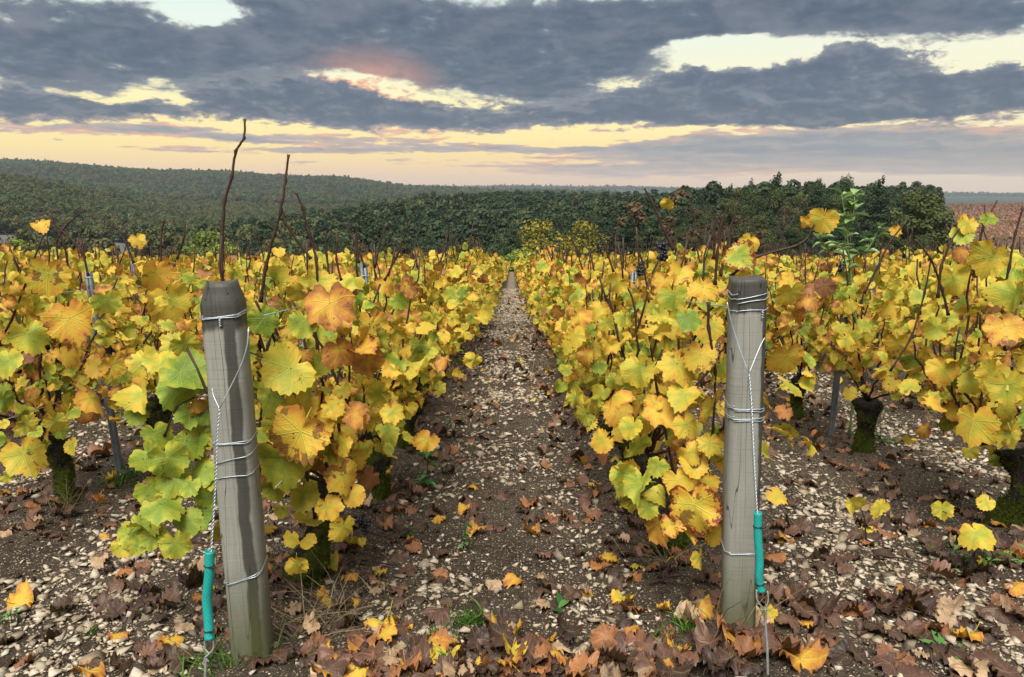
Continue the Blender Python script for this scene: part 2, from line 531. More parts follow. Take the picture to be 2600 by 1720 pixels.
def leaf_material(name, joined):
    """colour data: R tone along the ramp, G red margin, B seed, A spots; per object or per leaf of a joined mass"""
    m, n = new_mat(name)
    if joined:
        at = n.node('ShaderNodeAttribute', attribute_name='lf')
        col, alpha_ = at.outputs['Color'], at.outputs['Alpha']
    else:
        oi = n.node('ShaderNodeObjectInfo')
        col, alpha_ = oi.outputs['Color'], oi.outputs['Alpha']
    cs = n.node('ShaderNodeSeparateColor')
    n.put(cs.inputs[0], col)
    R, G, B = cs.outputs
    if joined:
        oi = n.node('ShaderNodeObjectInfo')
        R = n.m('ADD', R, n.m('MULTIPLY', n.m('SUBTRACT', oi.outputs['Random'], 0.5), 0.06))
    luv = n.node('ShaderNodeAttribute', attribute_name='luv').outputs['Vector']
    u, v, e = n.sep(luv)
    off = n.comb(n.m('MULTIPLY', B, 37.0), n.m('MULTIPLY', B, 91.0), n.m('MULTIPLY', B, 13.0))
    uv = n.vm('ADD', n.comb(u, v, 0.0), off)
    au = n.m('ABSOLUTE', u)
    vein = None
    perp_min = None
    for ang in (0.0, 50.0, 103.0):
        dx, dy = math.sin(rad(ang)), math.cos(rad(ang))
        along = n.m('ADD', n.m('MULTIPLY', au, dx), n.m('MULTIPLY', v, dy))
        perp = n.m('ABSOLUTE', n.m('SUBTRACT', n.m('MULTIPLY', au, dy), n.m('MULTIPLY', v, dx)))
        # side veins leave each main vein at an angle
        side_ = n.m('SUBTRACT', along, n.m('MULTIPLY', perp, 0.9))
        wv = n.m('ABSOLUTE', n.m('SUBTRACT', n.m('FRACT', n.m('MULTIPLY', side_, 8.5)), 0.5))
        sv_ = n.m('MULTIPLY', n.ss(wv, 0.13, 0.03), n.ss(perp, 0.27, 0.10))
        mv = n.m('MULTIPLY', n.ss(perp, 0.016, 0.004), n.ss(along, 0.0, 0.02))
        k = n.m('MAXIMUM', mv, n.m('MULTIPLY', n.m('MULTIPLY', sv_, n.ss(along, 0.0, 0.05)), 0.55))
        pm = n.m('ADD', perp, n.ss(along, 0.03, -0.03, 0.0, 1.0))
        perp_min = pm if perp_min is None else n.m('MINIMUM', perp_min, pm)
        vein = k if vein is None else n.m('MAXIMUM', vein, k)
    n1 = n.noise(uv, 2.6, 3.0, 0.6)
    n2 = n.noise(uv, 11.0, 4.0, 0.7)
    # patches between the veins turn first, tissue along the veins stays greener
    tone = n.m('ADD', R, n.m('MULTIPLY', n.m('SUBTRACT', n1, 0.5), 0.40))
    tone = n.m('ADD', tone, n.m('MULTIPLY', n.m('SUBTRACT', n2, 0.5), 0.16))
    live = n.ss(R, 0.72, 0.60)
    tone = n.m('ADD', tone, n.m('MULTIPLY', n.m('MULTIPLY', n.m('SUBTRACT', n.m('MINIMUM', perp_min, 0.2), 0.07), 0.5), live))
    tone = n.m('ADD', tone, n.m('MULTIPLY', n.m('MULTIPLY', n.m('SUBTRACT', e, 0.55), 0.12), live))
    tone = n.fmix(live, n.m('ADD', R, n.m('MULTIPLY', n.m('SUBTRACT', n1, 0.5), 0.16)), tone)
    tone = n.m('MINIMUM', n.m('MAXIMUM', tone, 0.0), n.m('MAXIMUM', 0.70, R))
    c = n.ramp(tone, LEAF_RAMP)
    vc = n.mix(live, n.mix(0.35, c, (0.50, 0.32, 0.16)), n.mix(0.55, c, (0.62, 0.60, 0.14)))
    c = n.mix(n.m('MULTIPLY', vein, 0.5), c, vc)
    # red or brown margins
    mg = n.m('ADD', e, n.m('MULTIPLY', n.m('SUBTRACT', n2, 0.5), 1.5))
    mg = n.m('MULTIPLY', n.ss(mg, n.m('SUBTRACT', 1.22, n.m('MULTIPLY', G, 0.42)), n.m('SUBTRACT', 1.30, n.m('MULTIPLY', G, 0.42))), n.ss(G, 0.02, 0.2))
    redc = n.mix(n.ss(B, 0.35, 0.65), (0.22, 0.012, 0.022), (0.16, 0.045, 0.018))
    c = n.mix(n.m('MULTIPLY', mg, 0.9), c, redc)
    # spots
    vo = n.voro(uv, 7.0)
    spn = n.noise(uv, 3.3, 2.0, 0.5)
    spt = n.m('MULTIPLY', n.ss(n.m('ADD', vo, n.m('MULTIPLY', n2, 0.25)), 0.27, 0.21), n.ss(spn, n.m('SUBTRACT', 0.70, n.m('MULTIPLY', alpha_, 0.42)), n.m('SUBTRACT', 0.76, n.m('MULTIPLY', alpha_, 0.42))))
    c = n.mix(n.m('MULTIPLY', spt, 0.85), c, (0.085, 0.030, 0.016))
    blot = n.ss(n.m('ADD', n.noise(uv, 1.7, 4.0, 0.65), n.m('MULTIPLY', alpha_, 0.13)), 0.68, 0.72)
    c = n.mix(n.m('MULTIPLY', n.m('MULTIPLY', blot, 0.8), live), c, (0.14, 0.055, 0.024))
    hgt = n.m('SUBTRACT', n.m('MULTIPLY', n1, 0.6), n.m('MULTIPLY', vein, 0.5))
    nrm = n.bump(hgt, 0.5, 0.006)
    tcol = n.mix(0.25, c, (0.60, 0.42, 0.02))
    tr = n.fmix(live, 0.08, 0.28)
    finish(n, c, n.fmix(live, 0.42, 0.55), 0.28, nrm, tr, tcol)
    return m


M_LEAF = leaf_material('vine_leaf', False)
M_LEAFJ = leaf_material('vine_leaf_mass', True)


def m_cane():
    m, n = new_mat('cane_bark')
    p = n.node('ShaderNodeTexCoord').outputs['Object']
    a = n.noise(n.vm('MULTIPLY', p, (60, 60, 9)), 1.0, 3.0, 0.6)
    b = n.noise(p, 7.0, 2.0, 0.5)
    c = n.ramp(a, [(0.25, (0.018, 0.010, 0.008)), (0.55, (0.052, 0.024, 0.017)), (0.85, (0.12, 0.06, 0.038))])
    c = n.mix(n.ss(b, 0.5, 0.7, 0.0, 0.6), c, (0.030, 0.018, 0.016))
    finish(n, c, 0.6, 0.3, n.bump(a, 0.4, 0.002))
    return m


def m_trunk():
    m, n = new_mat('old_vine_bark')
    p = n.node('ShaderNodeTexCoord').outputs['Object']
    a = n.noise(n.vm('MULTIPLY', p, (46, 46, 10)), 1.0, 5.0, 0.7)
    b = n.noise(p, 9.0, 4.0, 0.6)
    z = n.sep(p)[2]
    c = n.ramp(a, [(0.3, (0.008, 0.007, 0.006)), (0.55, (0.028, 0.022, 0.018)), (0.8, (0.075, 0.062, 0.05))])
    f = n.noise(p, 150.0, 2.0, 0.6)
    moss = n.mix(f, (0.016, 0.024, 0.004), (0.080, 0.10, 0.012))
    mk = n.m('ADD', b, n.ss(z, 0.30, 0.05, -0.12, 0.12))
    c = n.mix(n.ss(mk, 0.42, 0.52), c, moss)
    finish(n, c, 0.9, 0.15, n.bump(n.m('ADD', a, n.m('MULTIPLY', f, 0.4)), 0.9, 0.012))
    return m


def m_moss():
    m, n = new_mat('moss')
    p = n.node('ShaderNodeTexCoord').outputs['Object']
    f = n.noise(p, 22.0, 3.0, 0.6)
    c = n.ramp(f, [(0.3, (0.026, 0.036, 0.006)), (0.6, (0.085, 0.10, 0.014)), (0.8, (0.16, 0.16, 0.026))])
    finish(n, c, 0.9, 0.1, None, 0.15)
    return m


M_CANE, M_TRUNK, M_MOSS = m_cane(), m_trunk(), m_moss()


def m_soil():
    m, n = new_mat('stony_soil')
    p = n.node('ShaderNodeTexCoord').outputs['Object']
    a = n.noise(p, 2.2, 6.0, 0.65)
    b = n.noise(p, 28.0, 5.0, 0.7)
    d = n.noise(p, 130.0, 3.0, 0.6)
    c = n.ramp(a, [(0.3, (0.028, 0.020, 0.014)), (0.5, (0.052, 0.039, 0.027)), (0.7, (0.088, 0.068, 0.048))])
    c = n.mix(n.ss(b, 0.42, 0.68, 0.0, 0.5), c, (0.10, 0.078, 0.055), 'MIX')
    c = n.mix(n.ss(d, 0.45, 0.3, 0.0, 0.6), c, (0.018, 0.013, 0.010))
    # crumbs of limestone too small to build
    vo = n.node('ShaderNodeTexVoronoi')
    n.put(vo.inputs['Vector'], p)
    vo.inputs['Scale'].default_value = 85.0
    gr = n.m('MULTIPLY', n.ss(vo.outputs['Distance'], 0.36, 0.26), n.ss(n.sep(vo.outputs['Color'])[0], 0.48, 0.54))
    v2 = n.node('ShaderNodeTexVoronoi')
    n.put(v2.inputs['Vector'], n.vm('ADD', p, (0.37, 0.11, 0.0)))
    v2.inputs['Scale'].default_value = 150.0
    gr = n.m('MAXIMUM', gr, n.m('MULTIPLY', n.ss(v2.outputs['Distance'], 0.36, 0.26), n.ss(n.sep(v2.outputs['Color'])[0], 0.55, 0.6)))
    c = n.mix(n.m('MULTIPLY', gr, 0.9), c, (0.36, 0.29, 0.20))
    # farther down the rows single stones cannot be told apart: the track between two rows reads pale, the strip under the vines dark
    x, y, z = n.sep(p)
    ph = n.m('ABSOLUTE', n.m('SUBTRACT', n.m('FRACT', n.m('ADD', n.m('DIVIDE', n.m('SUBTRACT', x, ROW0), ROWD), 0.5)), 0.5))
    track = n.m('MULTIPLY', n.ss(ph, 0.22, 0.42), n.ss(y, 6.0, 20.0, 0.0, 0.85))
    c = n.mix(track, c, n.mix(n.noise(p, 9.0, 4.0, 0.7), (0.10, 0.075, 0.05), (0.42, 0.35, 0.25)))
    h = n.m('ADD', n.m('MULTIPLY', b, 1.0), n.m('ADD', n.m('MULTIPLY', d, 0.35), n.m('MULTIPLY', gr, 0.5)))
    finish(n, c, 0.92, 0.15, n.bump(h, 1.0, 0.02))
    return m


def m_plain_noise(name, stops, scale, rough=0.9, bump=0.4, bdist=0.05, spec=0.15):
    m, n = new_mat(name)
    p = n.node('ShaderNodeTexCoord').outputs['Object']
    a = n.noise(p, scale, 6.0, 0.65)
    c = n.ramp(a, stops)
    finish(n, c, rough, spec, n.bump(a, bump, bdist))
    return m


M_SOIL = m_soil()
M_FLOOR = m_plain_noise('forest_floor', [(0.3, (0.012, 0.016, 0.008)), (0.55, (0.03, 0.035, 0.014)), (0.75, (0.06, 0.055, 0.025))], 0.12)
M_GRASSF = m_plain_noise('rough_grass', [(0.3, (0.03, 0.045, 0.012)), (0.55, (0.07, 0.09, 0.025)), (0.75, (0.11, 0.11, 0.04))], 0.2)
M_PALEF = m_plain_noise('pale_stubble', [(0.3, (0.09, 0.092, 0.082)), (0.55, (0.115, 0.116, 0.104)), (0.75, (0.145, 0.143, 0.125))], 0.05)
M_HILLV = m_plain_noise('far_vineyard_soil', [(0.3, (0.080, 0.056, 0.032)), (0.5, (0.115, 0.080, 0.042)), (0.75, (0.15, 0.10, 0.05))], 0.06)
M_FARW = m_plain_noise('far_wooded_ground', [(0.3, (0.020, 0.030, 0.018)), (0.55, (0.035, 0.045, 0.024)), (0.75, (0.06, 0.055, 0.03))], 0.02)


def m_stone():
    m, n = new_mat('limestone')
    p = n.node('ShaderNodeTexCoord').outputs['Object']
    oi = n.node('ShaderNodeObjectInfo')
    at = n.node('ShaderNodeAttribute', attribute_name='tint')
    r = n.m('FRACT', n.m('ADD', at.outputs['Fac'], oi.outputs['Random']))
    a = n.noise(p, 40.0, 4.0, 0.65)
    base = n.ramp(r, [(0.0, (0.25, 0.19, 0.125)), (0.2, (0.38, 0.30, 0.205)), (0.5, (0.50, 0.42, 0.31)), (0.72, (0.58, 0.51, 0.395)), (0.88, (0.33, 0.27, 0.195)), (1.0, (0.15, 0.12, 0.085))])
    c = n.mix(n.ss(a, 0.42, 0.62, 0.0, 0.55), base, n.mix(0.5, base, (0.16, 0.12, 0.075)))
    finish(n, c, 0.85, 0.2, n.bump(a, 0.6, 0.006))
    return m


M_STONE = m_stone()


def m_post(name, stain_lo, stain_hi, stain_top):
    m, n = new_mat(name)
    p = n.node('ShaderNodeTexCoord').outputs['Object']
    x, y, z = n.sep(p)
    grain = n.noise(n.vm('MULTIPLY', p, (150, 150, 5.0)), 1.0, 5.0, 0.7)
    saw = n.noise(n.vm('MULTIPLY', p, (6, 6, 260)), 1.0, 3.0, 0.6)
    blot = n.noise(n.vm('MULTIPLY', p, (14, 14, 3.5)), 1.0, 4.0, 0.6)
    c = n.ramp(grain, [(0.25, (0.215, 0.212, 0.178)), (0.5, (0.265, 0.263, 0.228)), (0.75, (0.315, 0.313, 0.275))])
    c = n.mix(n.ss(saw, 0.45, 0.65, 0.0, 0.40), c, (0.27, 0.27, 0.245))
    c = n.mix(n.ss(saw, 0.42, 0.28, 0.0, 0.35), c, (0.08, 0.076, 0.064))
    c = n.mix(n.ss(blot, 0.54, 0.72, 0.0, 0.40), c, (0.13, 0.125, 0.105))
    # rain-soaked streak that runs down one side
    wob = n.m('ADD', x, n.m('MULTIPLY', n.m('SUBTRACT', n.noise(n.vm('MULTIPLY', p, (4, 4, 5.5)), 1.0, 3.0, 0.6), 0.5), 0.034))
    wet = n.m('MULTIPLY', n.ss(wob, stain_lo, stain_lo + 0.006), n.ss(wob, stain_hi + 0.006, stain_hi))
    wet = n.m('MAXIMUM', wet, n.ss(n.m('ADD', z, n.m('MULTIPLY', n.m('SUBTRACT', blot, 0.5), 0.10)), stain_top, stain_top + 0.02))
    c = n.mix(n.m('MULTIPLY', wet, 0.86), c, n.mix(grain, (0.020, 0.019, 0.016), (0.052, 0.049, 0.042)))
    # thin drying cracks
    crk = n.ss(n.m('ABSOLUTE', n.m('SUBTRACT', n.noise(n.vm('MULTIPLY', p, (32, 32, 1.3)), 1.0, 1.0, 0.4), 0.5)), 0.008, 0.002)
    c = n.mix(n.m('MULTIPLY', crk, 0.75), c, (0.02, 0.018, 0.015))
    # algae near the ground
    alg = n.m('MULTIPLY', n.ss(n.m('ADD', z, n.m('MULTIPLY', blot, -0.20)), 0.26, -0.06, 0.0, 0.8), n.ss(grain, 0.2, 0.55, 0.55, 1.0))
    c = n.mix(alg, c, (0.085, 0.092, 0.030))
    finish(n, c, n.fmix(wet, 0.82, 0.5), 0.25, n.bump(n.m('SUBTRACT', n.m('ADD', grain, n.m('MULTIPLY', saw, 0.9)), n.m('MULTIPLY', crk, 2.0)), 0.30, 0.003))
    return m


def m_simple(name, col, rough=0.6, spec=0.3, metal=0.0, nscale=0, amount=0.3, dark=(0.02, 0.02, 0.02)):
    m, n = new_mat(name)
    c = col
    nrm = None
    if nscale:
        p = n.node('ShaderNodeTexCoord').outputs['Object']
        a = n.noise(p, nscale, 4.0, 0.6)
        c = n.mix(n.ss(a, 0.45, 0.7, 0.0, amount), (*col, 1.0), dark)
        nrm = n.bump(a, 0.3, 0.002)
    finish(n, c, rough, spec, nrm, metal=metal)
    return m


M_WIRE = m_simple('galvanised_wire', (0.44, 0.50, 0.53), 0.38, 0.5, 0.55, 60, 0.35, (0.16, 0.17, 0.17))
M_STAKE = m_simple('grey_steel_stake', (0.16, 0.18, 0.19), 0.5, 0.4, 0.35, 22, 0.6, (0.035, 0.04, 0.042))
M_TIE = m_simple('black_cable_tie', (0.012, 0.012, 0.014), 0.45, 0.4)
M_ROD = m_simple('anchor_rod_steel', (0.25, 0.27, 0.26), 0.55, 0.4, 0.3, 40, 0.6, (0.10, 0.075, 0.05))


def m_hose():
    m, n = new_mat('turquoise_braided_hose')
    at = n.node('ShaderNodeAttribute', attribute_name='huv').outputs['Vector']
    u, v, _ = n.sep(at)
    a = n.m('ABSOLUTE', n.m('SUBTRACT', n.m('FRACT', n.m('ADD', n.m('MULTIPLY', u, 4.0), n.m('MULTIPLY', v, 85.0))), 0.5))
    b = n.m('ABSOLUTE', n.m('SUBTRACT', n.m('FRACT', n.m('SUBTRACT', n.m('MULTIPLY', u, 4.0), n.m('MULTIPLY', v, 85.0))), 0.5))
    line = n.m('MAXIMUM', n.ss(a, 0.13, 0.05), n.ss(b, 0.13, 0.05))
    p = n.node('ShaderNodeTexCoord').outputs['Object']
    d = n.noise(p, 30.0, 3.0, 0.6)
    c = n.mix(line, (0.008, 0.30, 0.265), (0.03, 0.43, 0.38))
    c = n.mix(n.ss(d, 0.5, 0.75, 0.0, 0.5), c, (0.02, 0.19, 0.17))
    finish(n, c, 0.42, 0.4, n.bump(line, 0.4, 0.002), 0.12)
    return m


M_HOSE = m_hose()
M_GRAPE = m_simple('black_grape_skin', (0.010, 0.010, 0.017), 0.35, 0.45, 0.0, 60, 0.4, (0.035, 0.04, 0.06))


def m_foliage(name, lo, mid, hi, trans=0.25, use_obj=True, vary=0.55):
    """leaf masses of trees and weeds: tone per clump (attribute) and per tree"""
    m, n = new_mat(name)
    at = n.node('ShaderNodeAttribute', attribute_name='tint').outputs['Fac']
    oi = n.node('ShaderNodeObjectInfo').outputs['Random']
    t = n.m('ADD', at, n.m('MULTIPLY', n.m('SUBTRACT', oi, 0.5), vary)) if use_obj else at
    c = n.ramp(t, [(0.12, lo), (0.5, mid), (0.92, hi)])
    finish(n, c, 0.75, 0.15, None, trans)
    return m


print('setup', time.time() - T0)
# ------------------------------------------------------------------ ground sheet
def build_ground():
    nx = 640
    t = np.linspace(-1, 1, nx)
    xs = 0.345 * np.sinh(11.3 * t)
    ys = [-300.0, -120, -60, -30, -14, -7, -3.5, -1.5, 0.0, 0.8, 1.2, 1.5]
    y = 1.5
    while y < 7600:
        y += max(0.021, 0.0125 * (y - 1.5) if y < 60 else 0.022 * y)
        ys.append(y)
    ys = np.array(ys)
    X, Y = np.meshgrid(xs, ys)
    Z = gz(X, Y)
    V = np.stack([X, Y, Z], -1).reshape(-1, 3)
    ny = len(ys)
    i, j = np.meshgrid(np.arange(nx - 1), np.arange(ny - 1))
    a = (j * nx + i).ravel()
    F = np.stack([a, a + 1, a + nx + 1, a + nx], 1)
    me = mesh_np('ground', V, F, None, True)
    for m in (M_SOIL, M_GRASSF, M_FLOOR, M_PALEF, M_HILLV, M_FARW):
        me.materials.append(m)
    c = V[F].mean(1)
    s = c[:, 0] / np.maximum(c[:, 1], 60)
    yy = c[:, 1]
    zone = np.zeros(len(F), np.int32)
    zone[yy > FIELD_END + 3] = 1
    zone[yy > 125] = 2
    zone[(yy > 330) & (yy < 520) & (s < -0.47)] = 3
    zone[(yy > 120) & (yy < 900) & (s > 0.575)] = 4
    zone[yy > 1300] = 5
    me.polygons.foreach_set('material_index', zone)
    o = obj('ground', me)
    tag(o, 'stony brown vineyard soil sloping down towards the wooded valley', None, None, 'structure')
    return o


GROUND = build_ground()
print('ground', time.time() - T0)


# ------------------------------------------------------------------ leaves
def leaf_shape(seed, hi=True, curl=1.0, dead=False):
    """grape leaf, petiole joint at the origin, tip towards +y, about one unit wide; returns V, F, luv"""
    r = np.random.RandomState(seed)
    kx = np.array([0, 26, 50, 76, 103, 130, 156, 172, 180.0])
    kr = np.array([0.64, 0.55, 0.585, 0.51, 0.53, 0.46, 0.43, 0.29, 0.10])
    kr = np.where(np.arange(9) % 2 == 1, kr * (1 - r.uniform(-.05, .13)), kr)
    kr = kr * (1 + r.uniform(-.07, .07, len(kr)))
    N = 44 if hi else 14
    th = (np.arange(N) + 0.5) / N * 360 - 180
    asym = r.uniform(-.05, .05)
    rr = np.interp(np.abs(th), kx, kr) * (1 + asym * np.sign(th))
    if hi:
        rr = rr * (1 + np.where(np.arange(N) % 2 == 0, -0.045, 0.055) * np.clip(1.3 - np.abs(th) / 180, 0.2, 1) + r.uniform(-.055, .045, N))
        if dead:
            rr *= 1 + np.interp(np.arange(N), np.linspace(0, N, 12), r.uniform(-.22, .08, 12))
    ta = np.radians(th)
    out = np.stack([rr * np.sin(ta), rr * np.cos(ta)], 1)
    pts = [np.zeros((1, 2))]
    ed = [np.zeros(1)]
    F = []
    if hi:
        M = N // 2
        mid = out[0::2] * 0.62
        pts += [mid, out]
        ed += [np.full(M, .62), np.ones(N)]
        for i in range(M):
            a, b = 1 + i, 1 + (i + 1) % M
            F.append((0, b, a))
            o0, o1, o2 = 1 + M + 2 * i, 1 + M + (2 * i + 1) % N, 1 + M + (2 * i + 2) % N
            F += [(a, o1, o0), (a, b, o1), (b, o2, o1)]
        # open the petiole notch
    else:
        pts += [out]
        ed += [np.ones(N)]
        for i in range(N):
            F.append((0, 1 + (i + 1) % N, 1 + i))
    uv = np.concatenate(pts)
    e = np.concatenate(ed)
    u, v = uv[:, 0], uv[:, 1]
    rad_ = np.hypot(u, v)
    fold = r.uniform(.05, .8) * curl
    droop = r.uniform(.1, .55) * curl
    rip = r.uniform(.04, .11) * curl
    ph = r.uniform(0, 6.28)
    tt = np.arctan2(u, v)
    z = -fold * np.abs(u) * (1 if r.rand() < .65 else -1) - droop * v * np.abs(v) * .8 + rip * np.sin(r.choice([2, 3, 3, 4]) * tt + ph) * rad_ * 1.6
    z += r.uniform(-.3, .3) * curl * u * v + .04 * curl * r.uniform(-1, 1, len(u))
    phi = r.uniform(0, 3.14)
    wv = u * math.cos(phi) + v * math.sin(phi) - r.uniform(-.2, .2)
    z += r.uniform(-1.0, .8) * curl * wv * np.abs(wv)
    z += .035 * np.sin(u * 21 + ph) * np.sin(v * 19 - ph) * e
    if r.rand() < .5 * curl:
        lim = r.uniform(.25, .42)
        z += np.clip(np.abs(u) - lim, 0, 1) * r.uniform(.5, 1.4) * (1 if r.rand() < .5 else -1)
    if dead:
        z += np.clip(rad_ - .22, 0, 1) ** 1.2 * r.uniform(-.55, .22) + .13 * r.uniform(-1, 1, len(u)) * e
        sh = 1 - .35 * np.clip(rad_ - .2, 0, 1)
        u, v = u * sh, v * sh
    V = np.stack([u, v, z], 1)
    luv = np.stack([uv[:, 0], uv[:, 1], e], 1)
    F = np.array(F, np.int32)[:, ::-1]
    # petiole
    L = r.uniform(.45, .8)
    side = r.uniform(-.15, .15)
    pp = smooth_path([(0, 0, 0), (side * .4, -.22 * L, -.18 * L), (side, -.45 * L, -.62 * L)], 4 if hi else 3)
    tv, tf = tube(pp, np.linspace(.013, .017, len(pp)), 3, False)
    F = np.vstack([F, tf + len(V)])
    V = np.vstack([V, tv])
    luv = np.vstack([luv, np.tile([[0.0, 0.1, 0.3]], (len(tv), 1))])
    return V, F, luv


LEAF_HI = [leaf_shape(100 + i, True, .55 + .35 * (i % 4)) for i in range(24)]
LEAF_LO = [leaf_shape(300 + i, False, 1.0) for i in range(10)]
LEAF_DEAD = [leaf_shape(500 + i, True, 1.0, True) for i in range(12)]
LEAF_DEADLO = [leaf_shape(700 + i, False, 1.6, True) for i in range(8)]


def leaf_mesh(shape, name):
    V, F, luv = shape
    return mesh_np(name, V, F, M_LEAF, True, {'luv': ('FLOAT_VECTOR', luv)})


ME_LEAF = [leaf_mesh(s, 'leaf') for s in LEAF_HI]
ME_DEAD = [leaf_mesh(s, 'fallen_leaf') for s in LEAF_DEAD]


def joined_leaves(shapes, idx, Rm, T, lf):
    """one mesh out of many leaves: Rm (N,3,3) already scaled, T (N,3), lf (N,4)"""
    Vs, Fs, us, cs, o = [], [], [], [], 0
    for k in range(len(shapes)):
        sel = np.where(idx == k)[0]
        if not len(sel):
            continue
        V, F, luv = shapes[k]
        W = np.einsum('nij,vj->nvi', Rm[sel], V) + T[sel][:, None, :]
        n, nv = len(sel), len(V)
        Vs.append(W.reshape(-1, 3))
        Fs.append((F[None] + (np.arange(n) * nv)[:, None, None]).reshape(-1, 3) + o)
        us.append(np.tile(luv, (n, 1)))
        cs.append(np.repeat(lf[sel], nv, 0))
        o += n * nv
    return np.concatenate(Vs), np.concatenate(Fs), np.concatenate(us), np.concatenate(cs)


def joined_leaf_mesh(name, *a):
    V, F, u, c = joined_leaves(*a)
    return mesh_np(name, V, F, M_LEAFJ, True, {'luv': ('FLOAT_VECTOR', u), 'lf': ('FLOAT_COLOR', c)})


def frames(nrm, tip):
    nrm = nrm / (np.linalg.norm(nrm, axis=1)[:, None] + 1e-9)
    tip = tip - nrm * (tip * nrm).sum(1)[:, None]
    tip /= np.linalg.norm(tip, axis=1)[:, None] + 1e-9
    rt = np.cross(tip, nrm)
    return np.stack([rt, tip, nrm], 2)


def vine_tones(n, r, green=0.0):
    t = np.where(r.rand(n) < .55, r.normal(.385, .06, n), r.normal(.26, .07, n))
    q = r.rand(n)
    t = np.where(q < .14, r.uniform(.50, .62, n), t)
    t = np.where((q > .14) & (q < .19), r.uniform(.64, .74, n), t)
    t = np.where(q > .92 - green, r.uniform(.06, .2, n), t)
    g = np.where(r.rand(n) < .14, r.uniform(.2, .9, n), r.uniform(0, .34, n))
    return np.stack([np.clip(t, 0, .76), g, r.rand(n), r.beta(1.3, 2.2, n)], 1)


def vine_leaf_set(canes, n, r, top=1.06, wid=.27, half=.50, zlo=.34, size=(.075, .125), ymin=None):
    """positions, frames and tones of the leaves of one vine (local coordinates, base at the origin)"""
    T = np.zeros((n, 3))
    for i in range(n):
        if r.rand() < .45 and canes:
            c = canes[r.randint(len(canes))]
            f = r.uniform(.22, .80)
            p = c[min(int(f * len(c)), len(c) - 1)] + np.array([r.normal(0, .09), r.normal(0, .08), r.normal(0, .05)])
        else:
            z = zlo + (top - zlo) * r.beta(1.45, 1.1)
            k = np.clip((z - zlo) / .30, .55, 1)
            p = np.array([r.uniform(-1, 1) * wid * k, r.uniform(-half, half), z])
        p[2] = min(p[2], top + r.normal(0, .03))
        p[2] = max(p[2], zlo - .1)
        T[i] = p
    if ymin is not None:
        T[:, 1] = np.where(T[:, 1] < ymin, ymin + np.abs(r.normal(0, .1, n)), T[:, 1])
    sx = np.where(np.abs(T[:, 0]) > .06, np.sign(T[:, 0]), r.choice([-1, 1], n))
    nrm = np.stack([sx * r.uniform(-.3, 1.0, n), r.normal(-.4, .7, n), r.uniform(-.25, .95, n)], 1)
    tip = np.stack([sx * r.uniform(0, .6, n) + r.normal(0, .4, n), r.normal(0, .5, n), -r.uniform(.3, 1.0, n)], 1)
    R = frames(nrm, tip)
    s = r.uniform(size[0], size[1], n) * np.where(r.rand(n) < .2, .65, 1)
    return R * s[:, None, None], T, vine_tones(n, r)


def make_canes(r, head, n, top=(.9, 1.32), spread_y=.46, spread_x=.26):
    out = []
    for i in range(n):
        ey = head[1] + r.uniform(-spread_y, spread_y)
        ex = r.uniform(-spread_x, spread_x)
        ez = r.uniform(*top)
        m = np.array([head[0] * .5 + ex * .6 + r.normal(0, .05), head[1] + (ey - head[1]) * r.uniform(.6, 1.0), head[2] + (ez - head[2]) * .45])
        k = 13
        p = smooth_path([head, m, (ex, ey, ez)], k)
        p[2:-1, :2] += r.normal(0, .007, (k - 3, 2))
        out.append(p)
    return out


def cane_mesh(p, r0=.0052, r1=.0030, k=5):
    n = len(p)
    radii = np.linspace(r0, r1, n) * np.where(np.arange(n) % 2 == 1, 1.0, 1.38)
    return tube(p, radii, k)


def trunk_mesh(r, head, detail=True):
    base = np.array([r.normal(0, .02), r.normal(0, .02), -.06])
    mid = np.array([head[0] * .3 + r.normal(0, .018), head[1] * .3 + r.normal(0, .04), head[2] * .5])
    n, k = (14, 14) if detail else (6, 7)
    p = smooth_path([base, mid, head], n)
    t = np.linspace(0, 1, n)
    radii = .054 - .016 * t + .012 * np.sin(t * 7 + r.uniform(0, 6)) + np.where(t > .85, .014, 0)
    radii[0] += .018
    V, F = tube(p, radii * r.uniform(.85, 1.12), k)
    if detail:
        a = np.arctan2(V[:, 1], V[:, 0])
        c = V - np.repeat(np.vstack([p, p[:0]]), k, 0)[:1].mean() * 0
        cen = np.vstack([np.repeat(p, k, 0), p[:1], p[-1:]])
        d = V - cen
        f = .30 * vnoise(a * 2.2 + 9, V[:, 2] * 16, r.randint(99)) + .18 * vnoise(a * 5 + 3, V[:, 2] * 40, r.randint(99))
        V = cen + d * (1 + f)[:, None]
    return V, F


def moss_mesh(V, F, r, n=2200):
    """short moss shoots standing on the trunk's lower surface"""
    tri = V[F]
    ctr = tri.mean(1)
    nr = np.cross(tri[:, 1] - tri[:, 0], tri[:, 2] - tri[:, 0])
    ar = np.linalg.norm(nr, axis=1) + 1e-12
    nr /= ar[:, None]
    wgt = ar * np.clip(1.15 - ctr[:, 2] / .32, 0.05, 1) * (vnoise(ctr[:, 0] * 14 + ctr[:, 1] * 9, ctr[:, 2] * 13, 5) > -.35)
    wgt = wgt / wgt.sum()
    f = r.choice(len(F), n, p=wgt)
    bc = r.dirichlet((1, 1, 1), n)
    p = (tri[f] * bc[:, :, None]).sum(1)
    d = nr[f] + r.normal(0, .5, (n, 3)) + np.array([0, 0, .25])
    d /= np.linalg.norm(d, axis=1)[:, None]
    s = np.cross(d, r.normal(0, 1, (n, 3)))
    s /= np.linalg.norm(s, axis=1)[:, None]
    L = r.uniform(.006, .016, n)[:, None]
    w_ = r.uniform(.0022, .005, n)[:, None]
    A, B, C = p - s * w_ - nr[f] * .003, p + s * w_ - nr[f] * .003, p + d * L
    W = np.stack([A, B, C], 1).reshape(-1, 3)
    return W, np.arange(3 * n).reshape(-1, 3)


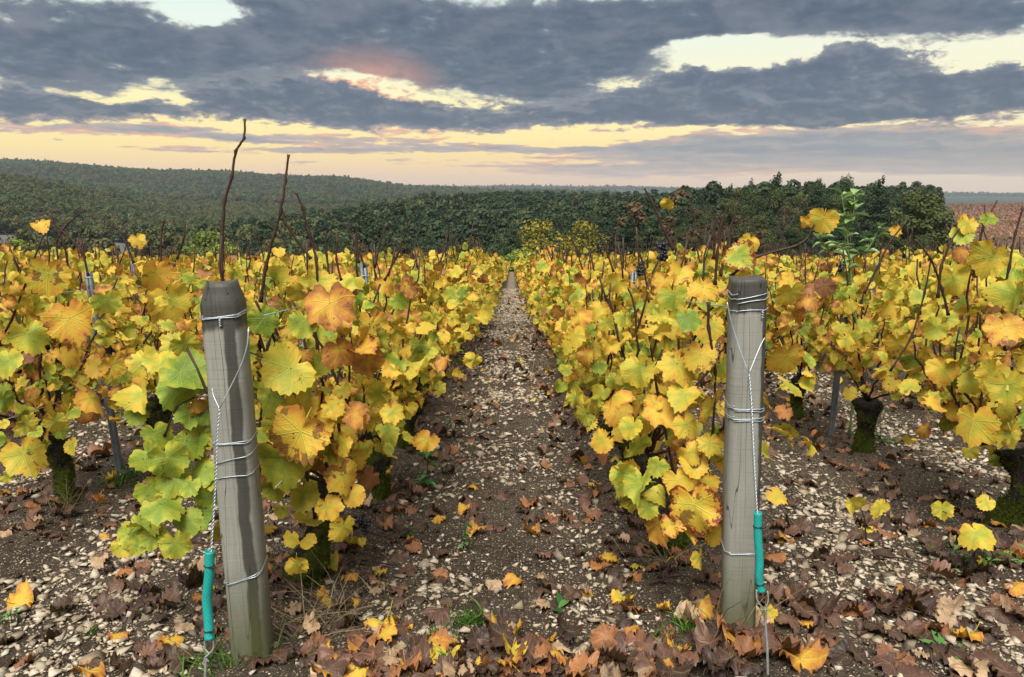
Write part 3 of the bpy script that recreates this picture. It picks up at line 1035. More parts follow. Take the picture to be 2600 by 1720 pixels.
# ------------------------------------------------------------------ the rows of vines
ORD = ['first', 'second', 'third', 'fourth', 'fifth', 'sixth', 'seventh', 'eighth', 'ninth', 'tenth']
spots = []      # (row index, order in row, x, y)
rs = np.random.RandomState(11)
START = {0: [2.26, 3.07, 4.0], 1: [2.53, 3.4, 4.3], 2: [2.80, 3.86, 4.74], -1: [3.0, 3.95, 4.85]}
for k in range(-62, 63):
    x0 = ROW0 + k * ROWD
    ylist = list(START.get(k, []))
    y = ylist[-1] if ylist else max(1.9, abs(x0) / .80 - 1.2) + rs.uniform(0, .8)
    if not ylist:
        ylist.append(y)
    while y < FIELD_END - 1:
        y += .93 + rs.normal(0, .035)
        ylist.append(y)
    for j, y in enumerate(ylist):
        spots.append((k, j, x0 + (rs.normal(0, .03) if j > 2 or k not in START else {2: [.055, 0, 0], -1: [.05, 0, 0], 0: [0, .13, .07], 1: [-.04, 0, 0]}[k][j]), y))
def rowrank(s):
    k, j, x, y = s
    return y + (0.0 if k in (0, 1) else 1.6 if k in (-1, 2) else 3.5 + .5 * abs(k - .5))
spots = [s for s in spots if abs(s[2]) < .74 * s[3] + .5]
spots.sort(key=rowrank)
print('vines', len(spots))
N_LEAFY, N_THING = 20, 300

ROWNAME = {0: 'the row behind the round-topped wooden post', 1: 'the row behind the flat-topped wooden post',
           2: 'the row just right of the flat-topped post row', -1: 'the row just left of the round-topped post row'}


def vine_label(k, j):
    if k in ROWNAME and j < 10:
        return f'{ORD[j]} yellow-leaved grapevine along {ROWNAME[k]}'
    if k in ROWNAME:
        return f'golden grapevine beyond the tenth of {ROWNAME[k]}'
    m = -k if k < 0 else k - 1
    side = 'left of the round-topped post row' if k < 0 else 'right of the flat-topped post row'
    if m <= 3 and j < 10:
        return f'{ORD[j]} yellow grapevine in view along the {ORD[m - 1]} row {side}'
    if m <= 10:
        return f'yellow grapevine in the {ORD[m - 1]} row {side}'
    return f'yellow grapevine beyond the tenth row {side}'


VINES = []          # (root, k, j) of the near vines
proto_far = []
for i in range(8):
    r = np.random.RandomState(900 + i)
    head = np.array([r.normal(0, .04), r.normal(0, .05), r.uniform(.26, .36)])
    canes = make_canes(r, head, 11)
    R, T, lf = vine_leaf_set(canes, 300, r, wid=.44, zlo=.16, size=(.050, .098))
    idx = r.randint(0, len(LEAF_LO), len(T))
    tv = trunk_mesh(r, head, False)
    cv = join([cane_mesh(c, .006, .004, 4) for c in canes])
    proto_far.append((mesh_np('trunk', *tv, M_TRUNK), mesh_np('canes', *cv, M_CANE),
                      joined_leaf_mesh('leaves', LEAF_LO, idx, R, T, lf)))

for n_, (k, j, x, y) in enumerate(spots[:N_THING]):
    root = empty('grapevine', (x, y, gzs(x, y)))
    tag(root, vine_label(k, j), 'grapevine', 'grapevines planted in rows')
    r = np.random.RandomState(2000 + n_)
    if n_ < N_LEAFY:
        head = np.array([r.normal(0, .05), r.normal(0, .06), r.uniform(.24, .34)])
        canes = make_canes(r, head, 13 if k in (0, 1) else 11, top=(.7, 1.18))
        if k == 2 and j == 0:
            head = np.array([.02, .0, .31])
        tv = trunk_mesh(r, head)
        tr = obj('trunk', mesh_np('trunk', *tv, M_TRUNK), root)
        mo = obj('moss', mesh_np('moss', *moss_mesh(*tv, r), M_MOSS, False), tr)
        mo['kind'] = 'stuff'
        for c in canes:
            obj('cane', mesh_np('cane', *cane_mesh(c), M_CANE), root)
        first = j == 0 and k in (0, 1)
        n = 225 if first else (280 if k in (0, 1) else 225)
        R, T, lf = vine_leaf_set(canes, n, r, top=1.0, wid=(.36 if first else .42) if k in (0, 1) else .34, zlo=(.36 if k == 0 and 0 < j < 3 else .22) if k in (0, 1) else (.42 if k == 2 and j > 0 else .24), size=(.042, .090),
                                 ymin=({0: -.30, 1: -.42}[k] if first else None))
        for q in range(n):
            o = obj('leaf', ME_LEAF[r.randint(len(ME_LEAF))], root)
            o.matrix_local = Matrix.Translation(T[q]) @ Matrix(R[q].tolist()).to_4x4()
            o.color = lf[q].tolist()
        VINES.append((root, k, j))
    else:
        a, b, c = proto_far[n_ % 8]
        sgn = 1 if r.rand() < .5 else -1
        root.rotation_euler = (0, 0, 0 if sgn > 0 else math.pi)
        s = r.uniform(.93, 1.06)
        root.scale = (s, s, s * r.uniform(.96, 1.05))
        obj('trunk', a, root)
        obj('canes', b, root)
        lo_ = obj('leaves', c, root)
        lo_['kind'] = 'stuff'
print('near vines', time.time() - T0)


def instancer(name, pts, rotz, scl, idx, protos):
    """a countless mass: points that carry one of several prototypes"""
    col = bpy.data.collections.new(name + '_kinds')
    for i, me in enumerate(protos):
        o = bpy.data.objects.new(f'{name}_kind_{i:02d}', me)
        col.objects.link(o)
    me = bpy.data.meshes.new(name)
    me.vertices.add(len(pts))
    me.vertices.foreach_set('co', np.asarray(pts, np.float32).ravel())
    a = me.attributes.new('pick', 'INT', 'POINT')
    a.data.foreach_set('value', np.asarray(idx, np.int32))
    a = me.attributes.new('turn', 'FLOAT_VECTOR', 'POINT')
    rt = np.zeros((len(pts), 3), np.float32)
    rt[:, 2] = rotz
    a.data.foreach_set('vector', rt.ravel())
    a = me.attributes.new('size', 'FLOAT_VECTOR', 'POINT')
    a.data.foreach_set('vector', np.asarray(scl, np.float32).ravel())
    o = obj(name, me)
    ng = bpy.data.node_groups.new(name, 'GeometryNodeTree')
    ng.interface.new_socket('Geometry', in_out='INPUT', socket_type='NodeSocketGeometry')
    ng.interface.new_socket('Geometry', in_out='OUTPUT', socket_type='NodeSocketGeometry')
    gi, go = ng.nodes.new('NodeGroupInput'), ng.nodes.new('NodeGroupOutput')
    ci = ng.nodes.new('GeometryNodeCollectionInfo')
    ci.inputs['Collection'].default_value = col
    ci.inputs['Separate Children'].default_value = True
    ci.inputs['Reset Children'].default_value = True
    ip = ng.nodes.new('GeometryNodeInstanceOnPoints')
    ip.inputs['Pick Instance'].default_value = True
    L = ng.links.new
    L(gi.outputs[0], ip.inputs['Points'])
    L(ci.outputs[0], ip.inputs['Instance'])
    for nm, typ, sock in (('pick', 'INT', 'Instance Index'), ('turn', 'FLOAT_VECTOR', 'Rotation'), ('size', 'FLOAT_VECTOR', 'Scale')):
        na = ng.nodes.new('GeometryNodeInputNamedAttribute')
        na.data_type = typ
        na.inputs['Name'].default_value = nm
        L(na.outputs[0], ip.inputs[sock])
    L(ip.outputs[0], go.inputs[0])
    md = o.modifiers.new('scatter', 'NODES')
    md.node_group = ng
    return o


def far_vine_mesh(i):
    r = np.random.RandomState(1300 + i)
    head = np.array([0, 0, .3])
    canes = make_canes(r, head, 8, top=(.9, 1.30))
    R, T, lf = vine_leaf_set(canes, 170, r, wid=.42, zlo=.3, size=(.060, .108))
    idx = r.randint(0, len(LEAF_LO), len(T))
    V, F, u, c = joined_leaves(LEAF_LO, idx, R, T, lf)
    cv, cf = join([cane_mesh(q, .006, .0045, 3) for q in canes] + [trunk_mesh(r, head, False)])
    me = mesh_np('far_vine', np.vstack([V, cv]), np.vstack([F, cf + len(V)]), M_LEAFJ, True,
                 {'luv': ('FLOAT_VECTOR', np.vstack([u, np.zeros((len(cv), 3))])),
                  'lf': ('FLOAT_COLOR', np.vstack([c, np.tile([[.86, 0, .5, 0]], (len(cv), 1))]))})
    me.materials.append(M_CANE)
    mi = np.zeros(len(F) + len(cf), np.int32)
    mi[len(F):] = 1
    me.polygons.foreach_set('material_index', mi)
    return me


rest = spots[N_THING:]
fx = np.array([s[2] for s in rest])
fy = np.array([s[3] for s in rest])
rr_ = np.random.RandomState(3)
o = instancer('distant_grapevines', np.stack([fx, fy, gz(fx, fy)], 1), np.where(rr_.rand(len(fx)) < .5, 0, math.pi),
              np.stack([rr_.uniform(.95, 1.1, len(fx)), rr_.uniform(.95, 1.1, len(fx)), rr_.uniform(.93, 1.08, len(fx))], 1),
              rr_.randint(0, 6, len(fx)), [far_vine_mesh(i) for i in range(6)])
tag(o, 'mass of golden grapevines farther down the slope', 'grapevines', None, 'stuff')
print('far vines', time.time() - T0)


def near_vine(p):
    """the leafy vine whose row and place are nearest to a point"""
    return min(VINES, key=lambda q: (q[0].location.x - p[0]) ** 2 * 2 + (q[0].location.y - p[1]) ** 2)[0]


# ---- leaves that stand out singly: view x, y, forward distance, width in view px, tone, red margin, roll, spots
HERO = [
    (430, 872, 1.97, 150, .10, .05, 60, .2), (362, 1012, 1.98, 88, .12, .05, 10, .2), (392, 1068, 1.95, 112, .14, .1, 20, .3), (470, 1090, 1.98, 100, .13, .1, -20, .2),
    (378, 1178, 1.90, 118, .14, .1, 30, .5), (330, 1222, 1.92, 92, .16, .2, 60, .6), (462, 1195, 1.96, 92, .03, 0, 0, .1), (284, 1270, 1.9, 70, .34, .3, 20, .5),
    (320, 1262, 1.91, 62, .17, .1, -30, .6), (408, 1262, 1.89, 92, .24, .1, 10, .4), (318, 962, 2.0, 70, .10, .2, 30, .3), (440, 965, 2.0, 96, .09, .1, -10, .2),
    (455, 1025, 2.02, 90, .13, .1, 20, .2), (440, 1130, 1.95, 70, .16, .2, 0, .4), (500, 1120, 1.95, 60, .2, .3, 30, .4), (425, 1110, 2.0, 80, .12, .1, -40, .3),
    (400, 905, 1.99, 110, .11, .1, -30, .2), (350, 1060, 1.97, 90, .14, .1, 40, .3), (430, 1030, 1.99, 95, .12, .1, 0, .2), (480, 960, 2.0, 80, .10, .1, 30, .2), (400, 1120, 1.96, 100, .13, .1, -20, .3),
    (350, 1140, 1.95, 90, .15, .2, 30, .4), (440, 1210, 1.94, 90, .11, .1, 25, .3), (300, 1240, 1.92, 80, .20, .2, -10, .5), (360, 1245, 1.92, 85, .17, .1, 40, .4), (480, 1150, 1.97, 80, .14, .1, -30, .2),
    (470, 880, 2.0, 90, .12, .1, 10, .2), (375, 850, 2.05, 90, .28, .3, 20, .5), (430, 800, 2.1, 90, .30, .1, 40, .4), (640, 1130, 1.98, 90, .24, .1, 20, .3), (740, 1000, 1.98, 100, .44, .3, 30, .6), (800, 1030, 2.0, 80, .42, .2, -10, .5), (820, 1150, 1.98, 70, .48, .2, 15, .5), (690, 950, 1.97, 110, .38, .2, 0, .5),
    (1570, 1120, 2.0, 90, .42, .5, 20, .5), (1640, 1120, 2.0, 80, .45, .6, -10, .5), (1590, 990, 2.08, 90, .40, .3, 15, .5), (1540, 1150, 2.04, 70, .30, .2, 30, .4), (1650, 1240, 1.98, 70, .46, .7, 0, .6), (1590, 1240, 1.98, 80, .47, .7, -20, .6), (1500, 1180, 2.06, 70, .26, .1, 10, .3),
    (660, 862, 1.92, 155, .34, .05, -50, .6), (690, 1012, 1.88, 190, .48, .45, -30, 1.0), (655, 1072, 1.93, 175, .20, .1, 15, .3), (612, 745, 1.95, 95, .08, .05, 15, .2),
    (700, 752, 1.95, 88, .16, .2, -10, .3), (765, 716, 1.97, 150, .59, .4, 5, .6), (792, 815, 2.0, 96, .60, .3, 30, .5), (856, 765, 2.05, 115, .46, .3, -10, .6),
    (852, 838, 2.05, 96, .62, .3, 10, .4), (632, 655, 2.05, 96, .33, .2, 30, .3), (735, 655, 2.1, 86, .37, .4, -20, .6), (618, 925, 1.96, 115, .22, .1, -20, .3),
    (826, 962, 2.0, 90, .62, .4, 40, .5), (792, 1108, 1.95, 110, .48, .1, 5, .9), (760, 1180, 1.95, 82, .45, .1, 20, .6), (792, 1226, 1.93, 88, .42, .1, -10, .5),
    (690, 1308, 1.92, 66, .40, .1, 20, .5), (676, 1250, 1.94, 56, .38, .1, -20, .3), (760, 1060, 2.02, 90, .27, .2, 15, .4), (640, 990, 1.96, 110, .30, .2, -35, .4),
    (720, 920, 2.0, 110, .35, .2, 15, .5), (600, 1010, 1.97, 80, .25, .2, 15, .4), (700, 1150, 2.05, 90, .30, .1, -15, .4), (740, 840, 2.04, 90, .26, .1, 0, .3),
    (110, 645, 2.6, 120, .43, .3, -10, .6), (166, 748, 2.5, 140, .52, .5, 10, .5), (70, 782, 2.5, 105, .27, .2, 20, .3), (18, 842, 2.45, 90, .26, .1, 0, .2),
    (226, 850, 2.6, 78, .50, .3, -20, .6), (260, 852, 2.6, 70, .46, .2, 20, .6), (214, 928, 2.6, 95, .52, .2, 10, .5), (58, 1062, 2.55, 125, .38, .1, 10, .7),
    (170, 1035, 2.6, 58, .36, .1, 30, .3), (95, 525, 2.6, 52, .50, .1, 10, .9), (356, 640, 2.5, 105, .52, .3, -20, .6), (396, 702, 2.4, 110, .38, .2, 20, .5),
    (10, 930, 2.45, 70, .12, .1, 0, .2), (320, 560, 2.7, 50, .46, .1, 20, .4), (645, 585, 2.2, 40, .44, .1, 0, .2), (340, 840, 2.3, 96, .33, .2, 20, .7),
    (400, 800, 2.25, 90, .30, .1, -60, .4), (250, 700, 2.6, 80, .22, .1, 10, .3), (40, 690, 2.7, 80, .4, .2, 0, .4),
    (1596, 742, 2.1, 78, .03, 0, 20, .1), (1560, 692, 2.25, 85, .20, .1, 10, .4), (1640, 952, 2.05, 112, .45, .95, -10, .5), (1600, 1052, 2.02, 82, .41, .85, 40, .4),
    (1642, 1032, 2.0, 76, .38, .6, 0, .3), (1606, 1080, 2.02, 88, .44, .2, 10, .4), (1612, 1182, 1.96, 158, .45, .95, 25, .8), (1556, 1218, 1.98, 80, .52, .8, 30, .7),
    (1620, 1296, 1.98, 66, .38, .3, 5, .5), (1486, 1132, 2.08, 112, .22, .1, 25, .3), (1442, 1095, 2.12, 76, .26, .1, 35, .3), (1520, 1082, 2.1, 66, .20, .4, -20, .3),
    (1625, 672, 2.15, 80, .48, .2, 0, .6), (1712, 598, 2.2, 96, .26, 1.0, 40, .4), (1905, 512, 2.25, 84, .41, .2, -15, .3), (1860, 514, 2.25, 38, .55, .1, 10, .3),
    (1547, 472, 2.4, 42, .45, .2, 0, .8), (1905, 665, 2.5, 62, .74, .5, -10, .2), (1876, 702, 2.45, 66, .62, .5, 10, .4), (1830, 682, 2.2, 88, .42, .1, 10, .3),
    (1815, 832, 2.1, 118, .50, .3, 5, .6), (1800, 1150, 2.02, 66, .43, .2, 25, .4), (1570, 640, 2.3, 76, .48, .1, -20, .6), (1520, 770, 2.2, 92, .43, .1, 20, .5),
    (1560, 850, 2.15, 105, .40, .1, -30, .6), (1480, 860, 2.25, 100, .34, .1, 10, .5), (1620, 830, 2.12, 100, .44, .2, 0, .8), (1530, 960, 2.15, 100, .50, .1, 20, .5),
    (1430, 960, 2.3, 90, .52, .1, 0, .6), (1480, 1030, 2.2, 70, .24, .1, 20, .3), (1580, 920, 2.12, 96, .36, .2, -15, .5), (1650, 760, 2.15, 80, .40, .1, 15, .5),
    (2235, 522, 2.9, 64, .40, .2, -20, .5), (2228, 546, 2.9, 66, .18, .1, 20, .2), (2284, 508, 2.9, 44, .14, .3, 0, .2), (2292, 604, 2.7, 118, .37, .3, -30, .5),
    (2330, 765, 2.5, 115, .55, .2, 20, .9), (2252, 985, 2.5, 128, .41, .2, 10, .5), (1972, 1166, 2.35, 66, .36, .1, 40, .2), (2036, 1182, 2.35, 72, .37, .1, -30, .1),
    (2268, 1242, 2.35, 96, .34, .1, 20, .3), (2182, 1182, 2.4, 60, .32, .1, 10, .4), (2280, 1166, 2.4, 50, .34, .1, -40, .2), (2210, 650, 2.9, 90, .34, .1, 20, .3),
    (2080, 800, 3.0, 86, .48, .1, 10, .4), (2180, 860, 2.8, 90, .46, .2, -10, .5), (2330, 900, 2.5, 110, .30, .1, 10, .4), (2160, 940, 2.7, 80, .5, .2, 30, .5),
    (2350, 690, 2.5, 100, .27, .1, 0, .3), (2290, 870, 2.55, 100, .38, .1, -25, .4), (2340, 1010, 2.45, 100, .36, .1, 20, .4), (1735, 565, 2.3, 60, .46, .1, -10, .4),
    (2075, 535, 3.0, 40, .53, .1, 10, .3),
]
hr = np.random.RandomState(5)
for q, (hx, hy, Y, wpx, tone, red, roll, spot) in enumerate(HERO):
    p = P(hx, hy, Y)
    root = near_vine(p)
    depth = Y * CP + (CAM_H - p.z) * SP
    size = wpx * DS / FPX * depth * .75
    view = np.array([-p.x * .55, -p.y, (CAM_H - p.z) * .6 + .5])
    nrm = view / np.linalg.norm(view) + hr.normal(0, .40, 3)
    a = rad(roll)
    tip = np.array([math.sin(a), 0, -math.cos(a)])
    Rm = frames(nrm[None], tip[None])[0] * size
    # the blade's middle, not its joint, sits on the noted point
    c = p - Vector((Rm @ np.array([0, .12, -.05])).tolist())
    o = obj('leaf', ME_LEAF[4 * hr.randint(6) + hr.randint(3)], root)
    o.matrix_local = Matrix.Translation(c - root.location) @ Matrix(Rm.tolist()).to_4x4()
    o.color = (tone - (.03 if .2 < tone < .56 else 0), red, hr.uniform(0, .34) if red > .3 else hr.rand(), spot)

# ---- bare canes that stand out against wood and sky
CANES = [
    ([(515, 700), (514, 560), (520, 465), (536, 410), (546, 350), (565, 320), (567, 276)], 2.0, .0052),
    ([(603, 700), (615, 620), (634, 545), (650, 490), (660, 420), (668, 358)], 2.0, .0056),
    ([(720, 600), (690, 560), (660, 515), (656, 490)], 2.05, .0045),
    ([(735, 680), (732, 600), (715, 540), (700, 480), (686, 446)], 2.1, .005),
    ([(160, 640), (150, 570), (118, 498), (108, 494)], 2.7, .005), ([(140, 640), (130, 560), (155, 520), (196, 486)], 2.75, .0048), ([(205, 640), (190, 580), (150, 540), (118, 510)], 2.7, .005),
    ([(310, 610), (290, 560), (268, 522)], 2.8, .005), ([(375, 620), (372, 560), (380, 506)], 2.6, .0045), ([(410, 600), (425, 550), (430, 515)], 2.7, .0042),
    ([(845, 620), (822, 560), (796, 515)], 2.6, .005), ([(830, 610), (826, 560), (824, 516)], 2.7, .0048), ([(868, 620), (880, 560), (895, 520)], 2.9, .005),
    ([(890, 650), (920, 590), (950, 510)], 2.9, .0055), ([(762, 640), (756, 590), (753, 535)], 2.4, .005), ([(790, 650), (778, 600), (780, 555)], 2.5, .005),
    ([(1560, 580), (1535, 530), (1510, 470), (1492, 436)], 2.35, .0056), ([(1655, 660), (1660, 590), (1670, 520), (1685, 470)], 2.25, .0056), ([(1668, 640), (1680, 580), (1694, 520), (1708, 468)], 2.3, .005),
    ([(1652, 600), (1653, 545), (1660, 500)], 2.3, .0045), ([(1690, 640), (1750, 595), (1840, 570), (1868, 553), (1885, 520)], 2.2, .005),
    ([(1420, 630), (1400, 570), (1385, 540)], 2.9, .005), ([(1350, 630), (1335, 580), (1320, 545)], 3.2, .005), ([(1480, 640), (1478, 590), (1470, 548)], 2.7, .0045),
    ([(2000, 680), (2030, 620), (2060, 560), (2098, 512)], 2.9, .0055), ([(2170, 690), (2178, 620), (2200, 560), (2220, 530)], 2.75, .006), ([(2060, 860), (2110, 780), (2140, 680), (2155, 600)], 2.9, .005),
    ([(2320, 700), (2335, 620), (2350, 540), (2368, 480)], 2.6, .0055), ([(2195, 730), (2180, 670), (2155, 600), (2118, 555)], 2.8, .006), ([(2250, 600), (2280, 520), (2308, 464)], 3.0, .0045),
    ([(2004, 1250), (2002, 1205), (1992, 1178), (1972, 1165)], 2.36, .003), ([(2003, 1215), (2020, 1195), (2036, 1185)], 2.36, .0028), ([(2330, 1390), (2300, 1290), (2275, 1240), (2230, 1205), (2182, 1184)], 2.38, .0032),
    ([(1760, 1175), (1782, 1164), (1800, 1152)], 2.03, .0025), ([(600, 1010), (620, 800), (655, 720)], 2.1, .0055), ([(645, 780), (620, 830), (575, 815)], 1.93, .0035),
    ([(1640, 700), (1640, 760), (1655, 860), (1650, 1000), (1630, 1150)], 2.12, .0055), ([(1560, 1100), (1540, 1000), (1520, 900), (1500, 760)], 2.3, .0055),
    ([(700, 1180), (660, 1080), (640, 950), (600, 830)], 2.12, .006), ([(730, 1200), (710, 1100), (730, 1000), (770, 900)], 2.15, .0055),
    ([(520, 1258), (450, 1256), (395, 1260)], 1.93, .0035), ([(380, 1010), (410, 940), (450, 920)], 1.99, .0035), ([(1700, 640), (1690, 690), (1680, 740)], 2.05, .005),
]
for pts, Y, r0 in CANES:
    ctrl = [P(a, b, Y) for a, b in pts]
    root = near_vine(ctrl[0])
    loc = np.array(root.location)
    cc = np.array([np.array(c) - loc for c in ctrl])
    pp = .65 * np.concatenate([np.linspace(cc[i], cc[i + 1], 6, endpoint=False) for i in range(len(cc) - 1)] + [cc[-1:]]) + .35 * smooth_path(cc, 6 * len(pts) - 5)
    kn = np.arange(len(pp))
    radii = np.linspace(r0 * .8, r0 * .5, len(pp)) * np.where(kn % 6 == 0, 1.6, 1.0)
    pp[1:-1, 0] += hr.normal(0, .0005, len(pp) - 2)
    obj('cane', mesh_np('cane', *tube(pp, radii, 6), M_CANE), root)
    # buds at the joints
print('hero leaves', time.time() - T0)

# ---- bunches of black grapes left on the vines
def ico(r=1.0):
    import bmesh
    bm = bmesh.new()
    bmesh.ops.create_icosphere(bm, subdivisions=2, radius=r)
    bm.verts.ensure_lookup_table()
    V = np.array([v.co[:] for v in bm.verts])
    F = np.array([[v.index for v in f.verts] for f in bm.faces], np.int32)
    bm.free()
    return V, F


IV, IF = ico()
for (gx, gy, Y, s) in ((1535, 583, 2.5, 1.0), (1483, 622, 2.7, .7), (1390, 572, 3.2, .7), (840, 1214, 2.25, .9), (1945, 618, 2.9, .6)):
    p = P(gx, gy, Y)
    root = near_vine(p)
    g = np.random.RandomState(int(gx))
    parts = []
    for i in range(26):
        t = g.rand()
        w_ = .022 * (1 - .55 * t)
        c = np.array([g.normal(0, w_ * .7), g.normal(0, w_ * .7), .03 - .062 * t])
        parts.append((IV * g.uniform(.0065, .0085) + c, IF))
    parts.append(tube(smooth_path([(0, 0, .03), (.004, .0, .05), (.015, .0, .075)], 5), .0018, 4))
    V, F = join(parts)
    obj('grape_bunch', mesh_np('grape_bunch', V * s, F, M_GRAPE), root, tuple(p - root.location))
# ------------------------------------------------------------------ wooden end posts
def post_section(a, b, c, sx=1.0, sy=1.0):
    return np.array([(-a + c, -b), (a - c, -b), (a, -b + c), (a, b - c), (a - c, b), (-a + c, b), (-a, b - c), (-a, -b + c)]) * np.array([sx, sy])


def build_post(label, base, top, half, mat, spin, round_top, wraps):
    ax = (top - base)
    H = ax.length
    root = empty('wooden_post', base)
    q = ax.to_track_quat('Z', 'Y')
    # keep the faces square to the row, then spin a little
    xa = Vector((math.cos(spin), math.sin(spin), 0))
    z = ax.normalized()
    xa = (xa - z * xa.dot(z)).normalized()
    ya = z.cross(xa)
    root.rotation_euler = Matrix((xa, ya, z)).transposed().to_euler()
    tag(root, label, 'post', 'wooden end posts of the vine rows')
    r = np.random.RandomState(int(spin * 1000) + 500)
    r_top = .0022 if not round_top else .005
    rings = []
    zs = np.concatenate([np.linspace(-.12, H - .06, 26), [H - .05, H - .035, H - .012, H - .003, H]])
    for zz_ in zs:
        t = np.clip((zz_ - (H - .052)) / .052, 0, 1)
        sx = 1 - (.36 * t if round_top else .0) - (.07 if zz_ >= H - 1e-6 else 0)
        sy = 1 - (.16 * t if round_top else .0) - (.07 if zz_ >= H - 1e-6 else 0)
        s = post_section(half, half, .013, sx, sy)
        s = s * (1 + .012 * np.sin(zz_ * 5 + spin * 9)) + r.normal(0, .0006, s.shape)
        zc = np.full(8, zz_)
        if zz_ >= H - .004:
            zc = zc + r.normal(0, r_top, 8)
        rings.append(np.column_stack([s, zc]))
    V = np.concatenate(rings)
    n, k = len(zs), 8
    F = []
    for i in range(n - 1):
        for j in range(k):
            a_, b_ = i * k + j, i * k + (j + 1) % k
            F += [(a_, b_, b_ + k), (a_, b_ + k, a_ + k)]
    c = len(V)
    V = np.vstack([V, [[.004, -.002, H - (.006 if round_top else .002)]]])
    for j in range(k):
        F.append((c, (n - 1) * k + j, (n - 1) * k + (j + 1) % k))
    obj('shaft', mesh_np('shaft', V, np.array(F), mat, False), root)
    # turns of wire: height, tilt across x, tilt across y, number of turns, drift
    for (hz_, tx, ty, turns, drift, knot) in wraps:
        pts = []
        per = post_section(half + .0022, half + .0022, .013)
        seg = []
        for i in range(8):
            for f in np.linspace(0, 1, 5)[:-1]:
                seg.append(per[i] * (1 - f) + per[(i + 1) % 8] * f)
        seg = np.array(seg)
        m = len(seg)
        tot = int(m * turns)
        for i in range(tot + 1):
            s = seg[i % m]
            pts.append((s[0], s[1], hz_ + tx * s[0] / half + ty * s[1] / half + drift * i / m + .0012 * math.sin(i * .9)))
        parts = [tube(np.array(pts), .0013, 5)]
        if knot:
            kx, kz = knot
            th = np.linspace(0, 22, 40)
            kp = np.column_stack([kx + .0022 * np.cos(th), -half - .004 + .0022 * np.sin(th), hz_ - np.linspace(0, kz, 40)])
            parts.append(tube(kp, .0014, 4))
        obj('wire_wrap', mesh_np('wire_wrap', *join(parts), M_WIRE), root)
    return root


LB = P(590, 1556, 1.80)
LT = P(513, 652, 1.80)
LB.z = gzs(LB.x, LB.y) - .01
M_POSTL = m_post('weathered_post_dark_streak', .006, .034, .90)
M_POSTR = m_post('weathered_post_pale', .030, .2, .93)
HL = (LT - LB).length
POST_L = build_post('weathered grey wooden post with dark rounded top and dark wet streak', LB, LT, .0455, M_POSTL, rad(4), True,
                    [(HL - .083, .003, 0, 2, .004, (.004, .02)), (HL - .078, .006, .002, 1, .0, None), (HL * .612, .002, 0, 2, .004, None),
                     (HL * .575, .010, .002, 1, 0, None), (HL * .531, .004, .001, 1, 0, None), (HL * .258, .014, .004, 2, .004, None)])
RB = P(1704, 1490, 1.905)
RT = P(1731, 643, 1.905)
RB.z = gzs(RB.x, RB.y) - .01
HR = (RT - RB).length
POST_R = build_post('pale grey flat-topped wooden post with green algae near the ground', RB, RT, .0430, M_POSTR, rad(-6), False,
                    [(HR - .052, .006, .004, 2, .012, None), (HR - .078, .002, .0, 1, .0, (.03, .022)), (HR * .665, -.002, .001, 2, .006, None),
                     (HR * .64, .0, .002, 2, .006, None), (HR * .275, .001, .004, 2, .003, None)])


def helix_pair(path, rad_=.0022, wr=.0015, pitch=.018, ratio=1.0):
    p = np.asarray(path)
    seg = np.r_[0, np.cumsum(np.linalg.norm(np.diff(p, axis=0), axis=1))]
    n = int(seg[-1] / .0028)
    t = np.linspace(0, seg[-1], n)
    c = np.column_stack([np.interp(t, seg, p[:, i]) for i in range(3)])
    tg = np.gradient(c, axis=0)
    tg /= np.linalg.norm(tg, axis=1)[:, None]
    u = np.cross(tg, [0, 1.0, 0.001])
    u /= np.linalg.norm(u, axis=1)[:, None]
    v = np.cross(tg, u)
    a = t / pitch * 2 * math.pi
    out = []
    for s in (0, math.pi):
        out.append(tube(c + rad_ * (np.cos(a + s)[:, None] * u + np.sin(a + s)[:, None] * v), wr, 4))
    return out


